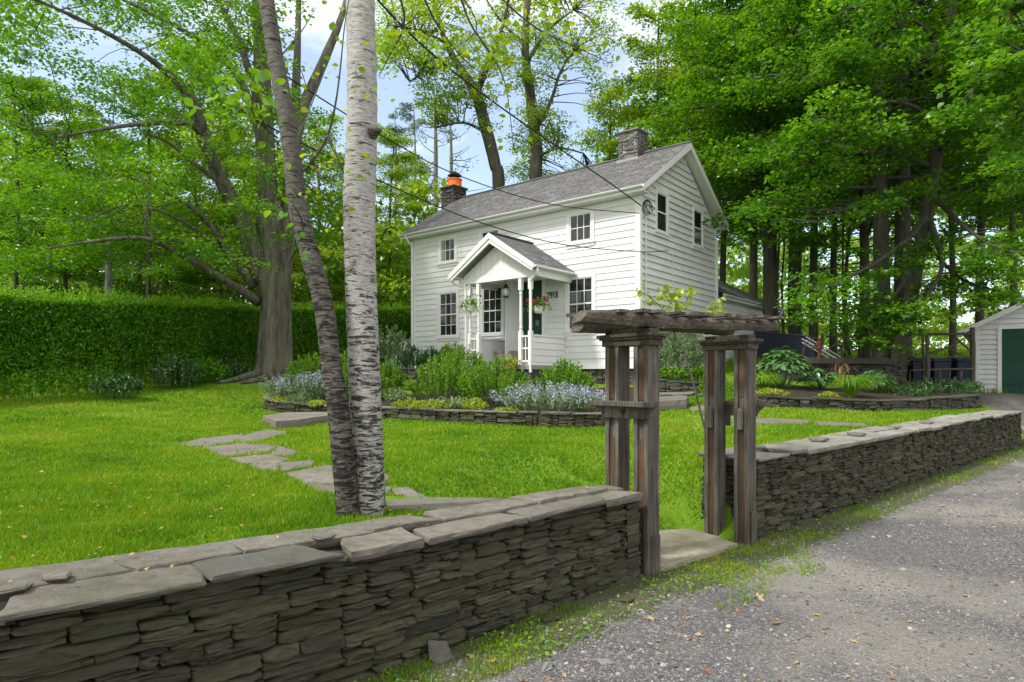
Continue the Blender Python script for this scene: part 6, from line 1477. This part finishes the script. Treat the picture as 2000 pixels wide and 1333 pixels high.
# ---- lawn grass, verge tufts, litter
def inpoly(X, Y, poly):
    ins = np.zeros(X.shape, bool); n = len(poly)
    for i in range(n):
        x0, y0 = poly[i]; x1, y1 = poly[(i+1) % n]; c = ((y0 > Y) != (y1 > Y)) & (X < (x1-x0)*(Y-y0)/((y1-y0) or 1e-9)+x0); ins ^= c
    return ins
cbed = [(x, y-.02) for x, y, _, _ in Cp]+[(3.3, 15.3), (3.5, 18.0), (9, 30), (-5, 30), (-5.6, 19.5)]
dbed = [(x, y-.02) for x, y, _, _ in Dp]+[(12.6, 19), (5, 19)]
def blades(name, N, r0, r1, a0, a1, hgt, wid, mat, sel, seed, lb, kdist=.0011, zfun=None):
    rg = np.random.default_rng(seed); r = r0*(r1/r0)**rg.random(N); k = a0+(a1-a0)*rg.random(N); X = k*r; Y = r
    m_ = sel(X, Y, rg); X, Y, r = X[m_], Y[m_], r[m_]; Z = (zfun or H)(X, Y)
    n = len(X); a = rg.uniform(0, 2*pi, n); cl = fbm(X*3.2, Y*3.2, 3); h = hgt*(.5+cl)*rg.uniform(.6, 1.25, n)*(1+.02*r); w = (wid+kdist*r)*rg.uniform(.7, 1.2, n)
    lx, ly = rg.normal(0, .45, n)*h, rg.normal(0, .45, n)*h; B = np.stack([X, Y, Z-.005], 1); s = np.stack([np.cos(a)*w, np.sin(a)*w, 0*a], 1)
    V = np.stack([B-s, B+s, B+np.stack([lx, ly, h], 1)], 1)
    rv = np.clip(-.12+.85*fbm(X*.55, Y*.55, 6)+.25*fbm(X*5, Y*5, 16)+rg.normal(0, .17, n)+.35*(fbm(X*1.8, Y*1.8, 9)-.5), 0, 1)
    o = mesh_np(name, V, 3, M[mat], rv, tris=[(0, 1, 2)]); tag(o, lb, 'grass', kind='stuff'); return o
def lawnsel(X, Y, rg):
    s = wall_s(X, Y); q = np.abs((X-1.65)*.77+(Y-5.75)*.637)
    ok = ((s > np.interp(X, [-3, 1.05, 1.06, 20], [.72, .38, .62, .62])) | ((s > .45) & (q < .70) & (lawn_w(X, Y) > .02))) & ~inpoly(X, Y, cbed) & ~inpoly(X, Y, dbed) & (lawn_w(X, Y) > .02)
    hx = np.interp(Y, HA[:, 1], HA[:, 0]); ok &= (X > hx+.1)|(Y > 27); ok &= ~((X > 12) & (Y > 14)); ok &= ~((np.hypot(X+7.7, Y-20.6) < 1.5+rg.random(len(X))*.7))
    for p_ in pathpolys:
        c = np.mean(p_, 0); q_ = [tuple(c+(np.array(v)-c)*(1.0-.03)) for v in p_]; ok &= ~(inpoly(X, Y, q_) & (rg.random(len(X)) > .02))
    bare = fbm(X*1.1, Y*1.1, 12) > .72; ok &= ~(bare & (rg.random(len(X)) < .6))
    return ok
blades('lawn_grass', 620000, 2.6, 26, -.98, .95, .042, .0017, 'grass', lawnsel, 3, 'short bright green lawn grass behind the stone walls', .00085)
def vsel(X, Y, rg):
    s = -wall_s(X, Y); q = np.abs((X-1.65)*.77+(Y-5.75)*.637); c = fbm(X*1.7, Y*1.7, 21)+.35*(fbm(X*6, Y*6, 22)-.5)
    wide = np.where(np.abs(X-2.3) < .9, .85, .46); d = (c-.42)*3
    ok = (s > -.3) & (s < wide) & (X < 12) & (lawn_w(X, Y) < .05); ok &= rg.random(len(X)) < np.clip(d+.45*(1-s/wide)-.1+.7*np.exp(-((X-2.45)**2+(Y-5.35)**2)/.12), 0, 1)
    ok &= ~((s < .02) & (q > .75))
    for p_ in pathpolys: ok &= ~inpoly(X, Y, p_)
    return ok
blades('verge_grass', 260000, 2.2, 20, -.6, .95, .030, .0016, 'grass', vsel, 8, 'patchy low grass and weeds between the walls and the gravel', .0008, lambda X, Y: road_z(X, Y)+.012)
def fsel(X, Y, rg): return (inpoly(X, Y, [(12.6, 19), (-4, 26), (-10, 28), (-14, 60), (40, 60), (20, 21)]) | (X < np.interp(Y, HA[:, 1], HA[:, 0]))) & ~inpoly(X, Y, [(3.3, 17.8), (8, 24), (12, 30), (-2, 32), (-4, 24)])
blades('rough_grass', 60000, 12, 60, -.98, .95, .16, .004, 'grass', fsel, 11, 'rough grass and undergrowth under the trees behind the hedge and terrace', .0012)
# clover and weeds at the wall foot
def weeds(name, lb, n, sel, L, mat, seed, zoff=.02, hs=.03):
    rg = np.random.default_rng(seed); r = 2.3*(16/2.3)**rg.random(n); k = rg.uniform(-.6, .95, n); X, Y = k*r, r; m_ = sel(X, Y, rg); X, Y, r = X[m_], Y[m_], r[m_]
    C = np.stack([X, Y, road_z(X, Y)+zoff+rg.random(len(X))*hs], 1); V = leafquads(C, rg.uniform(.6, 1.3, len(C))*L*(1+.03*r), rg, 1.2, .5, .9)
    o = mesh_np(name, V, 4, M[mat], None, tris=KT); tag(o, lb, 'weeds', kind='stuff')
def wsel(X, Y, rg):
    s = -wall_s(X, Y); c = fbm(X*2.3, Y*2.3, 31); return (s > .03) & (s < .55) & (rg.random(len(X)) < np.clip((c-.5)*6+.25*(1-s/.75), 0, 1)) & (X < 12)
weeds('verge_weeds', 'small round leaved weeds along the foot of the walls', 36000, wsel, .022, 'leaf_shrub', 4)
# loose gravel: flat angular stones
def pebbles(name, lb, N, r0, r1, size, seed, mat, sel):
    rg = np.random.default_rng(seed); r = r0*(r1/r0)**rg.random(N); k = rg.uniform(-.75, .98, N); X, Y = k*r, r; m_ = sel(X, Y, rg); X, Y, r = X[m_], Y[m_], r[m_]; n = len(X)
    Z = road_z(X, Y)+.012; s = size*np.exp(rg.normal(0, .45, n))*(1+.04*r); a = rg.uniform(0, 2*pi, n); asp = rg.uniform(.4, .9, n)
    ux = np.stack([np.cos(a), np.sin(a), rg.normal(0, .15, n)], 1)*s[:, None]; uy = np.stack([-np.sin(a), np.cos(a), rg.normal(0, .15, n)], 1)*(s*asp)[:, None]; uz = np.stack([0*a, 0*a, 1+0*a], 1)*(s*rg.uniform(.15, .5, n))[:, None]
    C = np.stack([X, Y, Z], 1); J = lambda: rg.uniform(.7, 1.1, n)[:, None]
    V = np.stack([C-ux*J(), C-uy*J(), C+ux*J(), C+uy*J(), C-ux*.5*J()+uz-uy*.2, C+ux*.4*J()+uz-uy*.4*J(), C+ux*.2+uy*.5*J()+uz], 1)
    T = [(0, 1, 5), (0, 5, 4), (1, 2, 5), (2, 3, 6), (2, 6, 5), (3, 0, 4), (3, 4, 6), (4, 5, 6)]
    o = mesh_np(name, V, 7, M[mat], None, tris=T); tag(o, lb, 'gravel', kind='stuff')
m, n, o = newmat('pebble'); c = ramp(n, attr(n, 'rnd'), [(0, (.06,.06,.062)), (.4, (.13,.128,.13)), (.75, (.19,.187,.187)), (.96, (.27,.26,.245)), (1, (.40,.39,.37))]); principled(n, o, c, .8, .3); M['pebble'] = m
def psel(X, Y, rg):
    s = -wall_s(X, Y); pt = fbm(X*.55, Y*.55, 40); return (s > .1) & ((X < 12.2) | (Y < 20)) & (rg.random(len(X)) < np.clip(.35+.65*sstep(.2, .8, s), 0, 1)) & (rg.random(len(X)) < 1-.65*sstep(.52, .62, pt))
pebbles('loose_gravel', 'loose grey crushed stone covering the driveway', 190000, 2.1, 18, .0068, 5, 'pebble', psel)
pebbles('coarse_gravel', 'larger flat stone chips scattered over the driveway', 700, 2.1, 14, .019, 6, 'pebble', psel)
# fallen leaves: litter as stuff, the conspicuous ones as things
def dryleaf(px, py, sz, seed, col='straw'):
    p = gp(px, py, 1.8); rg = random.Random(seed); b = MB(); n = 9; V = [(0, 0, .006)]; a0 = rg.random()*6
    for i in range(n):
        a = a0+2*pi*i/n; r = sz*(1 if i % 2 == 0 else .55)*rg.uniform(.8, 1.1)*(1.2 if i == 0 else 1); V.append((r*cos(a), r*sin(a), rg.uniform(.004, .45*sz)))
    b.add(V, [(0, i+1, (i+1) % n+1) for i in range(n)]); o = b.build('fallen_leaf', M[col]); o.location = (p.x, p.y, max(p.z, 0)+.012); o.rotation_euler = (rg.uniform(-.3, .3), rg.uniform(-.3, .3), 0)
    return o
LV = [(1482,1172,.040,'large pinkish brown maple leaf on the gravel below the threshold slab'),(1515,1225,.030,'tan curled leaf on the gravel, nearest left of the yellow leaf'),(1594,1207,.022,'yellow leaf lying alone in the middle of the gravel'),(1364,1247,.026,'orange brown leaf on the gravel right of the near wall foot'),(1318,1226,.022,'orange leaf beside the pale curled leaf at the near wall foot'),
      (1271,1214,.028,'pale curled leaf at the edge of the weeds below the gate'),(1518,1170,.018,'small orange leaf just right of the large maple leaf'),(1480,1187,.018,'small orange leaf directly below the large maple leaf'),(1440,1198,.018,'small tan leaf left below the large maple leaf'),(1668,1258,.020,'orange leaf on the pale dusty patch of gravel'),
      (1827,1110,.022,'red brown leaf on the gravel toward the right side'),(1855,1135,.016,'small pink leaf on the gravel toward the right side'),(1617,1143,.018,'rust leaf in the middle of the gravel'),(1383,1320,.022,'pale orange leaf at the bottom edge of the gravel'),(1283,1302,.016,'small tan leaf at the bottom edge near the wall'),
      (1846,1037,.022,'orange leaf on the verge in front of the far wall'),(1738,1052,.026,'tan leaf on the verge grass before the far wall'),(920,1290,.022,'orange leaf beside the triangular slate, below the near wall'),(960,1300,.028,'long brown leaf at the bottom edge below the near wall')]
for i, (px, py, s_, lb) in enumerate(LV):
    tag(dryleaf(px, py, s_*1.15, i, 'leaf_lime' if 'yellow leaf lying' in lb else 'straw'), lb, 'leaf', 'fallen leaves on the gravel')
rg = np.random.default_rng(14); n = 1300; r = 2.3*(20/2.3)**rg.random(n); X = rg.uniform(-.95, .9, n)*r; Y = r; keep = ~inpoly(X, Y, cbed) & ~inpoly(X, Y, dbed) & ((wall_s(X, Y) > .7) | (wall_s(X, Y) < -.1)); X, Y = X[keep], Y[keep]
C = np.stack([X, Y, H(X, Y)+np.where(wall_s(X, Y) > 0, .035, .02)], 1); V = leafquads(C, rg.uniform(.012, .035, len(C))*(1+.02*Y), rg, 1.2, .35, .9); o = mesh_np('leaf_litter', V, 4, M['straw'], None, tris=KT); tag(o, 'tiny dry leaves scattered over lawn and gravel', 'leaf litter', kind='stuff')
# dry leaves caught on the wall tops
C = []
for i in range(26):
    s_ = rnd.uniform(.8, LL-.3); c = SL(s_, rnd.uniform(.15, .9)); C.append((c[0], c[1], ZL(s_)+.03))
for i in range(20):
    s_ = rnd.uniform(.3, LR-1); c = SR(s_, rnd.uniform(.15, .9)); C.append((c[0], c[1], ZR(s_)+.035))
V = leafquads(np.array(C), rg.uniform(.02, .035, len(C)), rg, 1.2, .3, .7); o = mesh_np('wall_litter', V, 4, M['straw'], None, tris=KT); tag(o, 'dry leaf bits lying on the tops of the stone walls', 'leaf litter', kind='stuff')
